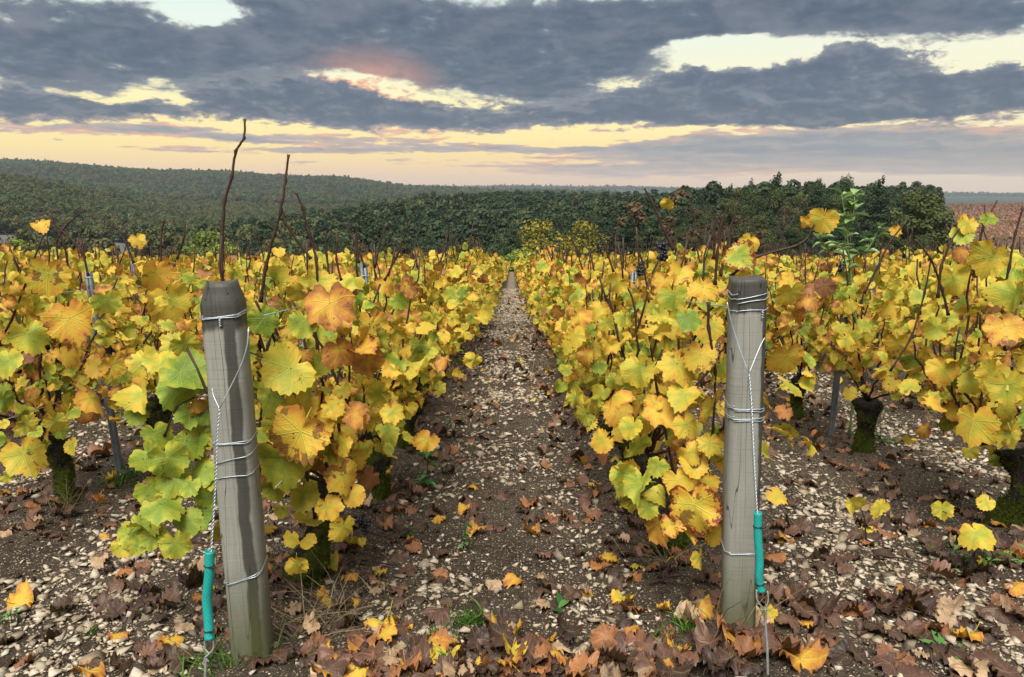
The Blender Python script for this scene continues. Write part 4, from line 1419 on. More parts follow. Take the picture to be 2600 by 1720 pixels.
def guy_wire(label, arms, strand, hose, hose_r, eye, rod):
    """arms and strand: lists of (x, y, distance)"""
    W = lambda L: [np.array(P(*q)) for q in L]
    foot = np.array(P(*rod[-1]))
    root = empty('anchor_wire', tuple(foot))
    tag(root, label, 'anchor wire', 'anchor wires of the end posts')
    parts = []
    for a in arms:
        parts.append(tube(smooth_path(W(a), 14) - foot, .0016, 5))
    sp = smooth_path(W(strand), 30) - foot
    parts += helix_pair(sp)
    obj('twisted_wire', mesh_np('twisted_wire', *join(parts), M_WIRE), root)
    # hose sleeve, wall thickness and open ends
    hp = smooth_path(W(hose), 40) - foot
    k = 16
    nn = len(hp)
    prof = np.full(nn, hose_r)
    prof[:4] *= [1.02, 1.0, .98, .97]
    prof[-5:] *= [.96, .98, 1.0, 1.05, 1.08]
    Vo, Fo = tube(hp, prof, k, False)
    Vi, Fi = tube(hp, prof * .78, k, False)
    rim = []
    for j in range(k):
        b = (j + 1) % k
        rim += [(j, len(Vo) + j, len(Vo) + b), (j, len(Vo) + b, b)]
        a0 = (nn - 1) * k
        rim += [(a0 + j, a0 + b, len(Vo) + a0 + b), (a0 + j, len(Vo) + a0 + b, len(Vo) + a0 + j)]
    V = np.vstack([Vo, Vi])
    F = np.vstack([Fo, Fi[:, ::-1] + len(Vo), np.array(rim)])
    ang = np.tile(np.arange(k) / k, nn)
    ln = np.repeat(np.r_[0, np.cumsum(np.linalg.norm(np.diff(hp, axis=0), axis=1))], k)
    ang = np.minimum(ang, 1 - ang) * 2
    huv = np.tile(np.column_stack([ang, ln, ln * 0]), (2, 1))
    h = obj('hose_sleeve', mesh_np('hose_sleeve', V, F, M_HOSE, True, {'huv': ('FLOAT_VECTOR', huv)}), root)
    for f in (.17, .87):
        i = int(f * nn)
        c = hp[i]
        tg = hp[i + 1] - hp[i - 1]
        tg /= np.linalg.norm(tg)
        u = np.cross(tg, [0, 1, 0])
        u /= np.linalg.norm(u)
        v = np.cross(tg, u)
        a = np.linspace(0, 2 * math.pi, 25)
        ring = c + (hose_r * 1.05) * (np.cos(a)[:, None] * u + np.sin(a)[:, None] * v)
        tail = np.array([c - u * hose_r * .2 - v * hose_r * 1.1, c - u * hose_r * 1.3 - v * hose_r * .9, c - u * hose_r * 1.75 - v * hose_r * .5 + tg * .002])
        if u[0] > 0:
            tail = 2 * c - tail
            tail[:, 1] = c[1] - hose_r
        obj('cable_tie', mesh_np('cable_tie', *join([tube(ring, .0017, 4), tube(tail, .0022, 4)]), M_TIE), h)
    parts = [tube(smooth_path(W(e), 18) - foot, .0024, 6) for e in eye]
    parts.append(tube(smooth_path(W(rod), 12) - foot, .0034, 7))
    obj('anchor_rod', mesh_np('anchor_rod', *join(parts), M_ROD), root)
    return root


guy_wire('twisted anchor wire in a turquoise hose, in front of the round-topped post',
         [[(575, 760, 1.745), (572, 800, 1.735), (556, 850, 1.73), (508, 947, 1.71)], [(491, 900, 1.738), (495, 918, 1.73), (508, 947, 1.71)]],
         [(508, 947, 1.71), (502, 1010, 1.69), (499, 1100, 1.67), (493, 1200, 1.65), (487, 1290, 1.63)],
         [(485, 1276, 1.63), (484, 1330, 1.625), (479, 1385, 1.62), (483, 1440, 1.61), (485, 1480, 1.60)], .0112,
         [[(476, 1470, 1.60), (474, 1500, 1.595), (484, 1515, 1.59), (472, 1530, 1.585), (480, 1538, 1.585)], [(493, 1478, 1.60), (494, 1500, 1.595), (484, 1514, 1.588), (474, 1524, 1.583), (484, 1532, 1.583)]],
         [(477, 1524, 1.585), (475, 1570, 1.575), (473, 1700, 1.55)])
guy_wire('twisted anchor wire in a turquoise hose, in front of the flat-topped post',
         [[(1683, 700, 1.852), (1690, 735, 1.848), (1706, 790, 1.835), (1733, 866, 1.805)], [(1770, 782, 1.85), (1758, 805, 1.835), (1733, 866, 1.805)]],
         [(1733, 866, 1.805), (1738, 930, 1.79), (1742, 1020, 1.775), (1746, 1100, 1.765), (1752, 1195, 1.75)],
         [(1754, 1186, 1.75), (1754, 1240, 1.745), (1758, 1300, 1.735), (1757, 1335, 1.73), (1762, 1369, 1.725)], .0102,
         [[(1751, 1365, 1.725), (1752, 1388, 1.72), (1766, 1408, 1.715), (1774, 1414, 1.715)], [(1776, 1368, 1.725), (1778, 1390, 1.72), (1771, 1410, 1.714), (1762, 1412, 1.713), (1770, 1420, 1.713)]],
         [(1771, 1406, 1.714), (1772, 1450, 1.705), (1776, 1510, 1.69), (1779, 1700, 1.65)])


# ------------------------------------------------------------------ steel stakes and trellis wires
def stake(label, x, y, lean, h=1.02):
    z0 = gzs(x, y)
    root = empty('metal_stake', (x, y, z0))
    tag(root, label, 'stake', 'metal stakes in the vine rows')
    # folded open profile, fluted
    prof = np.array([(-.019, .008), (-.014, -.006), (-.006, -.010), (-.004, -.004), (.004, -.004), (.006, -.010), (.014, -.006), (.019, .008), (.015, .009), (.010, .0), (-.010, .0), (-.015, .009)])
    n = 9
    zs = np.linspace(-.1, h, n)
    V = np.concatenate([np.column_stack([prof[:, 0] + lean[0] * z, prof[:, 1] + lean[1] * z, np.full(len(prof), z)]) for z in zs])
    k = len(prof)
    F = []
    for i in range(n - 1):
        for j in range(k):
            a, b = i * k + j, i * k + (j + 1) % k
            F += [(a, b, b + k), (a, b + k, a + k)]
    for j in range(1, k - 1):
        F.append(((n - 1) * k, (n - 1) * k + j, (n - 1) * k + j + 1))
    obj('profile', mesh_np('profile', V, np.array(F), M_STAKE, False), root)
    for hh in (.56 * h, .94 * h):
        a = np.linspace(0, 2 * math.pi, 17)
        ring = np.column_stack([.0215 * np.cos(a) + lean[0] * hh, .013 * np.sin(a) + lean[1] * hh, hh + .002 * np.sin(a * 2)])
        obj('wire_clip', mesh_np('wire_clip', *tube(ring, .0016, 4), M_WIRE), root)


STK = [(0, 3.58, (-.07, .03), 1.0), (-1, 3.49, (-.06, .02), 1.04), (1, 4.0, (.02, 0), .98), (2, 4.3, (.03, .02), .98), (0, 8.2, (.0, .03), 1.0), (-1, 8.0, (.02, 0), 1.02),
       (1, 8.6, (-.02, 0), 1.0), (2, 8.8, (0, .02), 1.0), (3, 6.6, (.02, 0), 1.02), (-2, 6.4, (-.03, 0), 1.02)]
STN = {0: 'round-topped post row', 1: 'flat-topped post row', 2: 'row right of the flat-topped post', -1: 'row left of the round-topped post', 3: 'second row right of the flat-topped post', -2: 'second row left of the round-topped post'}
for i, (k, y, ln, h) in enumerate(STK):
    which = 'nearer' if i < 4 else 'farther'
    stake(f'{which} grey steel stake among the leaves of the {STN[k]}', ROW0 + k * ROWD + .03, y, ln, h)

wr = np.random.RandomState(21)
for k in (-2, -1, 0, 1, 2, 3):
    x = ROW0 + k * ROWD + .045
    y0 = {0: 1.86, 1: 1.96}.get(k, max(2.0, abs(x) / .75))
    for nm, hh in (('lower', .47), ('upper', .93)):
        ys = np.arange(y0, 26, .5)
        zz_ = gz(np.full(len(ys), x), ys) * 0 + (-0.09 * ys) + hh + .02 * np.sin(ys * .7 + k) - .30 * np.exp(-((ys - 42) / 13.0) ** 2)
        if k in (0, 1):
            zz_[0] = {0: LB.z, 1: RB.z}[k] + hh
        pp = np.column_stack([x + .01 * np.sin(ys * .9 + k), ys, zz_])
        o = obj('trellis_wire', mesh_np('trellis_wire', *tube(pp, .0015, 4), M_WIRE))
        tag(o, f'{nm} trellis wire running through the {STN[k]}', 'wire', 'trellis wires')

# ------------------------------------------------------------------ stones
def stone_shape(seed):
    import bmesh
    r = np.random.RandomState(seed)
    bm = bmesh.new()
    fl = r.uniform(.22, .55)
    el_ = r.uniform(.65, 1.0)
    for i in range(9):
        d = r.normal(0, 1, 3)
        d /= np.linalg.norm(d)
        d = np.sign(d) * np.abs(d) ** .8
        bm.verts.new((d[0] * .5, d[1] * .5 * el_, d[2] * .5 * fl))
    res = bmesh.ops.convex_hull(bm, input=bm.verts)
    junk = [v for v in bm.verts if not v.link_faces]
    bmesh.ops.delete(bm, geom=junk, context='VERTS')
    bm.verts.ensure_lookup_table()
    bm.verts.index_update()
    V = np.array([v.co[:] for v in bm.verts])
    F = np.array([[v.index for v in f.verts] for f in bm.faces], np.int32)
    bm.free()
    return V, F


STONES = [stone_shape(40 + i) for i in range(14)]
ME_STONE = []
for V, F in STONES:
    me = mesh_np('stone', V, F, M_STONE, False)
    ME_STONE.append(me)


def scatter(n, ylo, yhi, xlim, r, power=1.0):
    y = ylo + (yhi - ylo) * r.rand(n) ** power
    x = r.uniform(-1, 1, n) * np.minimum(xlim, .72 * y + .25)
    return x, y


def row_dist(x):
    ph = (x - ROW0) / ROWD
    return np.abs(ph - np.round(ph)) * ROWD


sr = np.random.RandomState(77)
MARKS = [('by the foot of the round-topped post', -.67, 1.80), ('by the foot of the flat-topped post', .64, 1.90), ('around the bright green grass tuft', -.17, 1.92),
         ('at the bottom edge midway between the posts', .06, 1.74), ('at the bottom edge near the flat-topped post', .38, 1.74), ('at the bottom edge near the round-topped post', -.42, 1.74),
         ('beside the first mossy trunk right of the round-topped post', -.55, 2.25), ('on the stony track midway between the rows', -.02, 2.35), ('below the red-edged leaves beside the flat-topped post', .42, 2.2),
         ('on the track level with the second trunks', -.03, 3.0), ('on the bare soil at the lower left corner', -1.25, 1.85), ('below the mossy trunk on the left', -1.75, 2.7), ('on the bare soil left of the turquoise hose', -1.0, 2.0),
         ('beside the anchor rod of the flat-topped post', .82, 1.78), ('around the green rosette at the lower right', 1.22, 1.82), ('below the yellow shoot lying right of the flat-topped post', 1.1, 2.3),
         ('beside the mossy trunk at the right edge', 1.75, 2.7), ('in the leaf patch at the right edge', 1.5, 2.1), ('between the rows right of the flat-topped post', 1.2, 3.3), ('between the rows left of the round-topped post', -1.35, 3.2),
         ('at the lower right corner', 1.45, 1.8), ('beside the second trunk of the flat-topped post row', .55, 3.2), ('beside the second trunk of the round-topped post row', -.6, 3.2)]


def place_word(x, y):
    return min(MARKS, key=lambda m: (m[1] - x) ** 2 + (m[2] - y) ** 2)[0]


sets = []
for n, ylo, yhi, xl, smin, smax, pw in ((46000, 1.6, 6.0, 4.5, .007, .034, 1.2), (11000, 1.6, 6.5, 4.5, .022, .062, 1.15), (26000, 5.5, 15, 3.0, .022, .062, 1.0), (6500, 14, 34, 1.0, .045, .10, 1.0)):
    x, y = scatter(n, ylo, yhi, xl, sr, pw)
    keep = sr.rand(n) < np.clip((row_dist(x) - .13) / .32, .05, 1.0) * np.clip(.8 + .9 * vnoise(x * 2.1, y * 2.1, 8), .08, 1)
    if smin > .02 and ylo < 2:
        keep &= sr.rand(n) < .7
    x, y = x[keep], y[keep]
    s = smin * (smax / smin) ** (sr.rand(len(x)) ** 1.6)
    sets.append(np.column_stack([x, y, s]))
SS = np.concatenate(sets)
big_st = [(-1.135, 1.81, .085), (.02, 2.15, .055), (-.05, 2.26, .05), (.17, 2.55, .07), (-.14, 1.98, .06), (1.02, 1.84, .062), (.93, 1.98, .06), (-.12, 2.28, .06)]
SS = np.vstack([np.array(big_st), SS])
vis = SS[:, 2] / SS[:, 1]
inview = np.abs(SS[:, 0]) < .68 * (SS[:, 1] * CP + .2)
rank = np.argsort(-(vis * np.where(inview & (SS[:, 1] > 1.78), 1, .01)))
single, rest_ = rank[:300], rank[300:]
for q, i in enumerate(single):
    x, y, s = SS[i]
    o = obj('stone', ME_STONE[sr.randint(14)])
    o.location = (x, y, gzs(x, y) + s * .12)
    o.rotation_euler = (sr.normal(0, .3), sr.normal(0, .3), sr.uniform(0, 6.28))
    o.scale = (s, s, s * sr.uniform(.8, 1.15))
    if i == 0:
        tag(o, 'largest flat pale stone on bare soil left of the round-topped post', 'stone', 'loose limestones on the soil')
    else:
        where = place_word(x, y)
        sz = 'largish' if s > .042 else 'small'
        tag(o, f'{sz} pale limestone {where}', 'stone', f'{sz} limestones {where}')


def joined_stones(idx):
    Vs, Fs, ts, o_ = [], [], [], 0
    pick = sr.randint(0, 14, len(idx))
    for k in range(14):
        sel = idx[pick == k]
        if not len(sel):
            continue
        V, F = STONES[k]
        n = len(sel)
        a = sr.uniform(0, 6.28, n)
        s = SS[sel, 2]
        ca, sa = np.cos(a), np.sin(a)
        tl = sr.normal(0, .25, (n, 2))
        X = (ca[:, None] * V[:, 0] - sa[:, None] * V[:, 1]) * s[:, None]
        Yv = (sa[:, None] * V[:, 0] + ca[:, None] * V[:, 1]) * s[:, None]
        Zv = V[:, 2] * s[:, None] * 1.0 + X * tl[:, :1] + Yv * tl[:, 1:]
        x, y = SS[sel, 0], SS[sel, 1]
        W = np.stack([X + x[:, None], Yv + y[:, None], Zv + (gz(x, y) + s * .12)[:, None]], 2)
        Vs.append(W.reshape(-1, 3))
        Fs.append((F[None] + (np.arange(n) * len(V))[:, None, None]).reshape(-1, 3) + o_)
        ts.append(np.repeat(sr.rand(n), len(V)))
        o_ += n * len(V)
    return np.concatenate(Vs), np.concatenate(Fs), np.concatenate(ts)


V, F, t_ = joined_stones(rest_)
o = obj('gravel', mesh_np('gravel', V, F, M_STONE, False, {'tint': ('FLOAT', t_)}))
tag(o, 'small broken limestones strewn over the soil between the rows', 'gravel', None, 'stuff')
print('stones', time.time() - T0)

# clods of earth
cr_ = np.random.RandomState(9)
x, y = scatter(9000, 1.6, 5.5, 4.0, cr_, 1.2)
keep = cr_.rand(len(x)) < np.clip(1.1 - row_dist(x) / .5, .15, 1)
x, y = x[keep], y[keep]
SS = np.column_stack([x, y, .008 * 4.2 ** (cr_.rand(len(x)) ** 1.4)])
V, F, t_ = joined_stones(np.arange(len(SS)))
o = obj('soil_clods', mesh_np('soil_clods', V, F, M_SOIL, True))
tag(o, 'crumbly dark clods of soil along the feet of the vines', 'soil', None, 'stuff')

# ------------------------------------------------------------------ fallen leaves
fr = np.random.RandomState(31)
FL = []


def add_fallen(n, xf, yf, smin=.065, smax=.12, lift=.0):
    for i in range(n):
        FL.append((xf(), yf(), fr.uniform(smin, smax), lift * fr.rand()))


add_fallen(170, lambda: fr.uniform(-.50, .62), lambda: 1.70 + abs(fr.normal(0, .11)), .065, .12, .03)
add_fallen(55, lambda: fr.uniform(.62, 1.35), lambda: fr.uniform(1.7, 2.15), .07, .12, .02)
add_fallen(40, lambda: fr.normal(-1.15, .25), lambda: fr.uniform(1.72, 2.6), .06, .11, .01)
add_fallen(60, lambda: fr.uniform(1.1, 1.9), lambda: fr.uniform(1.9, 2.9), .07, .12, .02)
add_fallen(55, lambda: fr.uniform(-.5, .55), lambda: fr.uniform(2.0, 3.2), .05, .09, .005)
for k in range(-4, 5):
    xk = ROW0 + k * ROWD
    y_lo = max(1.75, abs(xk) / .75)
    nn = 640 if k in (0, 1) else 420
    for sgn in (-1, 1):
        add_fallen(nn // 2, lambda: xk + sgn * abs(fr.normal(.18, .18)), lambda: y_lo + (12 - y_lo) * fr.rand() ** 1.4, .045, .088, .010)
add_fallen(380, lambda: fr.normal(0, 2.2), lambda: 2.2 + 10 * fr.rand() ** 1.1, .05, .085)
add_fallen(130, lambda: fr.normal(-.03, .28), lambda: fr.uniform(5, 30), .07, .12)
FLA = np.array(FL)
nF = len(FLA)
q_ = fr.rand(nF)
tone = np.where(q_ < .24, fr.uniform(.75, .83, nF), np.where(q_ < .74, fr.uniform(.82, .93, nF), np.where(q_ < .81, fr.uniform(.69, .75, nF), np.where(q_ < .88, fr.uniform(.50, .66, nF), fr.uniform(.97, 1.0, nF)))))
tone = np.where((q_ > .95) & (q_ < .975), fr.uniform(.33, .42, nF), tone)
lfF = np.stack([tone, fr.uniform(0, .4, nF), fr.rand(nF), fr.beta(1.2, 2, nF)], 1)
nrm = np.stack([fr.normal(0, .20, nF), fr.normal(0, .20, nF), np.where(fr.rand(nF) < .8, 1, -1) * np.ones(nF)], 1)
aa = fr.uniform(0, 6.28, nF)
RF = frames(nrm, np.stack([np.cos(aa), np.sin(aa), np.zeros(nF)], 1)) * FLA[:, 2][:, None, None]
TF = np.column_stack([FLA[:, 0], FLA[:, 1], gz(FLA[:, 0], FLA[:, 1]) + .014 + FLA[:, 3]])
vis = FLA[:, 2] / FLA[:, 1] * np.where((np.abs(FLA[:, 0]) < .66 * FLA[:, 1]) & (FLA[:, 1] > 1.74), 1, .01)
order = np.argsort(-vis)


def tone_word(t):
    return 'tan' if t > .96 else 'dark brown' if t > .82 else 'brown' if t > .73 else 'rust-coloured' if t > .63 else 'yellow'


for i in order[:300]:
    o = obj('fallen_leaf', ME_DEAD[fr.randint(12)])
    o.matrix_world = Matrix.Translation(TF[i]) @ Matrix(RF[i].tolist()).to_4x4()
    o.color = lfF[i].tolist()
    x, y = FLA[i, 0], FLA[i, 1]
    where = place_word(x, y)
    tw = tone_word(tone[i])
    tag(o, f'{tw} fallen vine leaf {where}', 'fallen leaf', f'{tw} fallen leaves {where}')
ri = order[300:]
far_ = TF[ri][:, 1] > 3.6
for nm, sel, shp in (('leaf_litter', ri[~far_], LEAF_DEAD), ('leaf_litter', ri[far_], LEAF_DEADLO)):
    o = obj(nm, joined_leaf_mesh(nm, shp, fr.randint(0, len(shp), len(sel)), RF[sel], TF[sel], lfF[sel]))
    tag(o, 'thin litter of brown fallen vine leaves close to the posts' if shp is LEAF_DEAD else 'brown fallen vine leaves farther down between the rows', 'leaf litter', None, 'stuff')
print('litter', nF, time.time() - T0)

# ------------------------------------------------------------------ grass, weeds, dry stalks
M_GRASS = m_foliage('grass_blades', (0.030, 0.075, 0.012), (0.075, 0.16, 0.025), (0.15, 0.25, 0.045), .3, False)
M_DRY = m_foliage('dry_grass', (0.10, 0.075, 0.04), (0.22, 0.17, 0.095), (0.38, 0.31, 0.19), .2, False)
M_WEED = m_foliage('weed_leaves', (0.025, 0.070, 0.018), (0.055, 0.15, 0.035), (0.12, 0.26, 0.07), .25, False)
M_SAP = m_foliage('sapling_leaves', (0.13, 0.22, 0.07), (0.24, 0.37, 0.13), (0.38, 0.50, 0.24), .25, False)


def blades(r, n, spread, L, wd, lean=.5):
    Vs, Fs, ts = [], [], []
    o_ = 0
    for i in range(n):
        a = r.uniform(0, 6.28)
        rr0 = abs(r.normal(0, spread))
        b = np.array([rr0 * math.cos(a), rr0 * math.sin(a), -.005])
        d = np.array([r.normal(0, lean), r.normal(0, lean), 1.0])
        d /= np.linalg.norm(d)
        l = r.uniform(*L)
        drop = np.array([d[0], d[1], 0]) * l * r.uniform(.2, .9) - np.array([0, 0, l * r.uniform(0, .25)])
        s = np.cross(d, [math.cos(a + 1), math.sin(a + 1), .2])
        s = s / np.linalg.norm(s) * wd * r.uniform(.6, 1.2)
        p0, p1, p2 = b, b + d * l * .55, b + d * l + drop * .5
        Vs += [p0 - s, p0 + s, p1 + s * .8, p1 - s * .8, p2]
        Fs += [(o_, o_ + 1, o_ + 2), (o_, o_ + 2, o_ + 3), (o_ + 3, o_ + 2, o_ + 4)]
        ts += [r.rand()] * 5
        o_ += 5
    return np.array(Vs), np.array(Fs), np.array(ts)


def tuft(label, dx, dy, Y, n, spread, L, mat=None, lean=.5, wd=.0022, name='grass_tuft'):
    p = P(dx, dy, Y)
    r = np.random.RandomState(int(dx * 7 + dy))
    V, F, t = blades(r, n, spread, L, wd, lean)
    o = obj(name, mesh_np(name, V, F, mat or M_GRASS, False, {'tint': ('FLOAT', t)}))
    o.location = (p.x, p.y, gzs(p.x, p.y))
    tag(o, label, 'grass', 'grass tufts on the vineyard floor')


def ydist(dy):
    """forward distance at which the ground lies on the given picture height"""
    U = (860 - dy * DS) / FPX
    s = (U * CP - SP) / (U * SP + CP)
    return CAM_H / (-s - .09)


for lab, dx, dy, n, sp_, L, mat, ln in (
        ('bright green grass tuft in the leaf litter between the posts', 1085, 1440, 150, .040, (.03, .085), None, .6),
        ('small green grass tuft beside the larger tuft between the posts', 1010, 1485, 90, .04, (.03, .07), None, .6),
        ('low grey-green grass at the foot of the flat-topped post', 1600, 1490, 190, .07, (.03, .10), None, .9),
        ('sparse grass at the foot of the round-topped post', 560, 1555, 110, .06, (.03, .10), None, .8),
        ('thin dry grass stalks right of the round-topped post', 700, 1470, 90, .09, (.08, .22), M_DRY, 1.3),
        ('tangle of dry stalks below the first mossy trunk', 790, 1450, 90, .10, (.08, .24), M_DRY, 1.5),
        ('dry grass stems leaning against the flat-topped post', 1690, 1500, 26, .06, (.12, .30), M_DRY, .6),
        ('dry grass stems at the mossy trunk left of the round-topped post', 165, 1200, 34, .06, (.10, .24), M_DRY, .6),
        ('thin green grass at the trunk left of the round-topped post', 270, 1140, 60, .06, (.04, .12), None, .7),
        ('tiny green grass sprout on the bare stony soil', 210, 1470, 26, .02, (.02, .05), None, .7),
        ('grass strip at the bottom edge beside the anchor wire', 500, 1560, 60, .05, (.03, .09), None, .8),
        ('dark dry grass clump under the vines halfway along the path', 1275, 860, 240, .16, (.08, .26), M_DRY, .7),
        ('green weeds under the vines left of the path', 1060, 850, 120, .16, (.06, .16), None, .8),
        ('dry stalks beside the first trunk of the flat-topped post row', 1555, 1330, 40, .07, (.10, .22), M_DRY, 1.0)):
    tuft(lab, dx, dy, ydist(dy), n, sp_, L, mat, ln, .0022 if mat is None else .0013)


def weed_leaf(p, d, up, L, W, fold=.25):
    d = d / np.linalg.norm(d)
    s = np.cross(d, up)
    s /= np.linalg.norm(s) + 1e-9
    n = np.cross(s, d)
    pts, F = [], []
    prof = [(0, .06), (.25, .7), (.5, 1.0), (.75, .7), (1.0, 0.05)]
    for f, w_ in prof:
        c = p + d * L * f - n * 0 + n * (-.35 * L * f * f)
        pts += [c - s * W * w_ + n * fold * W * w_, c, c + s * W * w_ + n * fold * W * w_]
    for i in range(len(prof) - 1):
        a = 3 * i
        F += [(a, a + 1, a + 4), (a, a + 4, a + 3), (a + 1, a + 2, a + 5), (a + 1, a + 5, a + 4)]
    return np.array(pts), np.array(F)


def weed(label, dx, dy, kind, n, L, name='weed'):
    Y = ydist(dy)
    p = P(dx, dy, Y)
    r = np.random.RandomState(int(dx + 3 * dy))
    root = empty(name, (p.x, p.y, gzs(p.x, p.y)))
    tag(root, label, 'weed', 'green weeds on the vineyard floor')
    stems = []
    for i in range(n):
        a = r.uniform(0, 6.28)
        if kind == 'rosette':
            b = np.array([r.normal(0, .01), r.normal(0, .01), .004])
            d = np.array([math.cos(a), math.sin(a), r.uniform(.15, .8)])
        else:
            h = r.uniform(.02, L * 2.6)
            c0 = np.array([r.normal(0, .05), r.normal(0, .05), 0]) if kind == 'patch' else np.array([h * .12, 0, 0])
            b = c0 + np.array([0, 0, h if kind != 'patch' else r.uniform(.01, .05)])
            if kind == 'patch':
                stems.append(tube(np.array([c0, b]), .0012, 3))
            d = np.array([math.cos(a), math.sin(a), r.uniform(.1, .7)])
        V, F = weed_leaf(b, d, np.array([0, 0, 1.0]), L * r.uniform(.6, 1.15), L * r.uniform(.16, .26))
        obj('leaf', mesh_np('leaf', V, F, M_WEED, True, {'tint': ('FLOAT', np.full(len(V), r.uniform(.2, 1)))}), root)
    if kind == 'upright':
        stems.append(tube(smooth_path([(0, 0, -.01), (L * .15, 0, L * 1.3), (L * .3, 0, L * 2.7)], 6), .003, 5))
    if stems:
        V, F = join(stems)
        obj('stem', mesh_np('stem', V, F, M_WEED, True, {'tint': ('FLOAT', np.full(len(V), .4))}), root)


weed('leafy green rosette on the stony soil at the lower right', 2190, 1520, 'rosette', 16, .06)
weed('upright green thistle-like weed beside the path near the mossy trunk', 985, 1140, 'upright', 16, .07)
weed('small upright green weed among brown leaves between the posts', 1072, 1275, 'upright', 6, .04)
weed('patch of small green weeds under the vine at the right edge', 2235, 1310, 'patch', 40, .030)
weed('low green weeds beside the mossy trunk at the right edge', 2330, 1330, 'patch', 30, .032)
weed('pair of green blades in the leaf litter between the posts', 1290, 1400, 'rosette', 4, .055)
weed('small green weeds by the steel stake left of the round-topped post', 300, 1120, 'patch', 34, .028)
weed('low green weed on the path edge beside the second trunk', 930, 1250, 'rosette', 7, .05)
weed('green weeds at the left edge of the bare soil', 12, 1450, 'patch', 16, .028)
weed('green weed patch at the foot of the second right-hand trunk', 2040, 1040, 'patch', 26, .03)
weed('small green weeds at the bottom edge in the brown leaves', 1050, 1556, 'patch', 20, .026)
weed('low green sprouts on the path beside the third trunk', 1040, 990, 'patch', 22, .03)

# ---- young sapling among the vines on the right
sp0 = P(1965, 640, 4.1)
root = empty('sapling', (sp0.x, sp0.y, gzs(sp0.x, sp0.y)))
tag(root, 'slender green sapling with small curled leaves rising above the vines', 'sapling')
r = np.random.RandomState(88)
base = np.array(root.location)
st = [np.array(P(a, b, 4.1)) - base for a, b in ((1985, 800), (1975, 700), (1966, 600), (1958, 520), (1948, 450))]
st = [np.array([st[0][0], 0, 0])] + st
main = smooth_path(st, 26)
br = [main, smooth_path([main[17], np.array(P(1930, 585, 4.08)) - base, np.array(P(1895, 555, 4.05)) - base], 8),
      smooth_path([main[16], np.array(P(2005, 580, 4.1)) - base, np.array(P(2035, 530, 4.12)) - base], 8),
      smooth_path([main[19], np.array(P(1974, 500, 4.1)) - base, np.array(P(1978, 455, 4.1)) - base], 7)]
for i, b in enumerate(br):
    obj('stem', mesh_np('stem', *tube(b, np.linspace(.007 if i == 0 else .004, .002, len(b)), 5), M_SAP, True, {'tint': ('FLOAT', np.full(5 * len(b) + 2, .35))}), root)
    lo_i = 10 if i == 0 else 2
    for j in range(lo_i, len(b)):
        for q in range(2):
            a = r.uniform(0, 6.28)
            d = np.array([math.cos(a), math.sin(a) * .8, r.uniform(.0, .8)])
            V, F = weed_leaf(b[j] + r.normal(0, .006, 3), d, np.array([0, 0, 1.0]), r.uniform(.055, .09), r.uniform(.022, .034), .5)
            obj('leaf', mesh_np('leaf', V, F, M_SAP, True, {'tint': ('FLOAT', np.full(len(V), r.uniform(.15, 1)))}), root)

# twigs on the ground
for i, (dx, dy, L, a) in enumerate(((1320, 1150, .30, 0.1), (1430, 1330, .22, .5), (2060, 1430, .26, -.3), (2150, 1330, .34, -.6), (860, 1330, .2, .3), (2020, 1480, .12, .4), (1180, 1034, .28, .05), (1560, 1380, .16, -.2), (300, 1420, .18, .7))):
    Y = ydist(dy)
    p = P(dx, dy, Y)
    r = np.random.RandomState(i)
    pp = smooth_path([(-L / 2 * math.cos(a), -L / 2 * math.sin(a), .012), (0, r.normal(0, .015), .02), (L / 2 * math.cos(a), L / 2 * math.sin(a), .013)], 9)
    pp[:, 2] += gz(pp[:, 0] + p.x, pp[:, 1] + p.y) - gzs(p.x, p.y)
    o = obj('twig', mesh_np('twig', *tube(pp, np.linspace(.004, .0025, 9), 5), M_CANE), None, (p.x, p.y, gzs(p.x, p.y)))
    where = 'between the two wooden posts' if -.6 < p.x < .55 else ('left of the round-topped post' if p.x < 0 else 'right of the flat-topped post')
    tag(o, f'thin dark pruned twig lying on the soil {where}', 'twig', f'twigs on the ground {where}')
print('plants', time.time() - T0)
# ------------------------------------------------------------------ trees
M_PINE = m_foliage('pine_needles', (0.022, 0.042, 0.022), (0.052, 0.083, 0.038), (0.098, 0.14, 0.058), .22)
M_OAK = m_foliage('oak_leaves', (0.030, 0.046, 0.018), (0.068, 0.088, 0.030), (0.125, 0.14, 0.045), .2)
M_OLIVE = m_foliage('turning_leaves', (0.032, 0.038, 0.014), (0.072, 0.076, 0.024), (0.13, 0.115, 0.034), .2)
M_RUST = m_foliage('rusty_leaves', (0.05, 0.036, 0.022), (0.10, 0.068, 0.036), (0.17, 0.11, 0.05), .2)
M_LIME = m_foliage('willow_leaves', (0.12, 0.165, 0.03), (0.23, 0.29, 0.055), (0.36, 0.42, 0.09), .25)
M_GOLD = m_foliage('golden_leaves', (0.10, 0.10, 0.014), (0.21, 0.185, 0.026), (0.33, 0.27, 0.04), .2)
M_BARKT = m_simple('tree_bark', (0.050, 0.042, 0.034), .9, .1, 0, 3, .5, (0.015, 0.013, 0.011))
M_TWIG = m_simple('bare_twigs', (0.105, 0.085, 0.068), .9, .1, 0, 2, .5, (0.045, 0.036, 0.03))


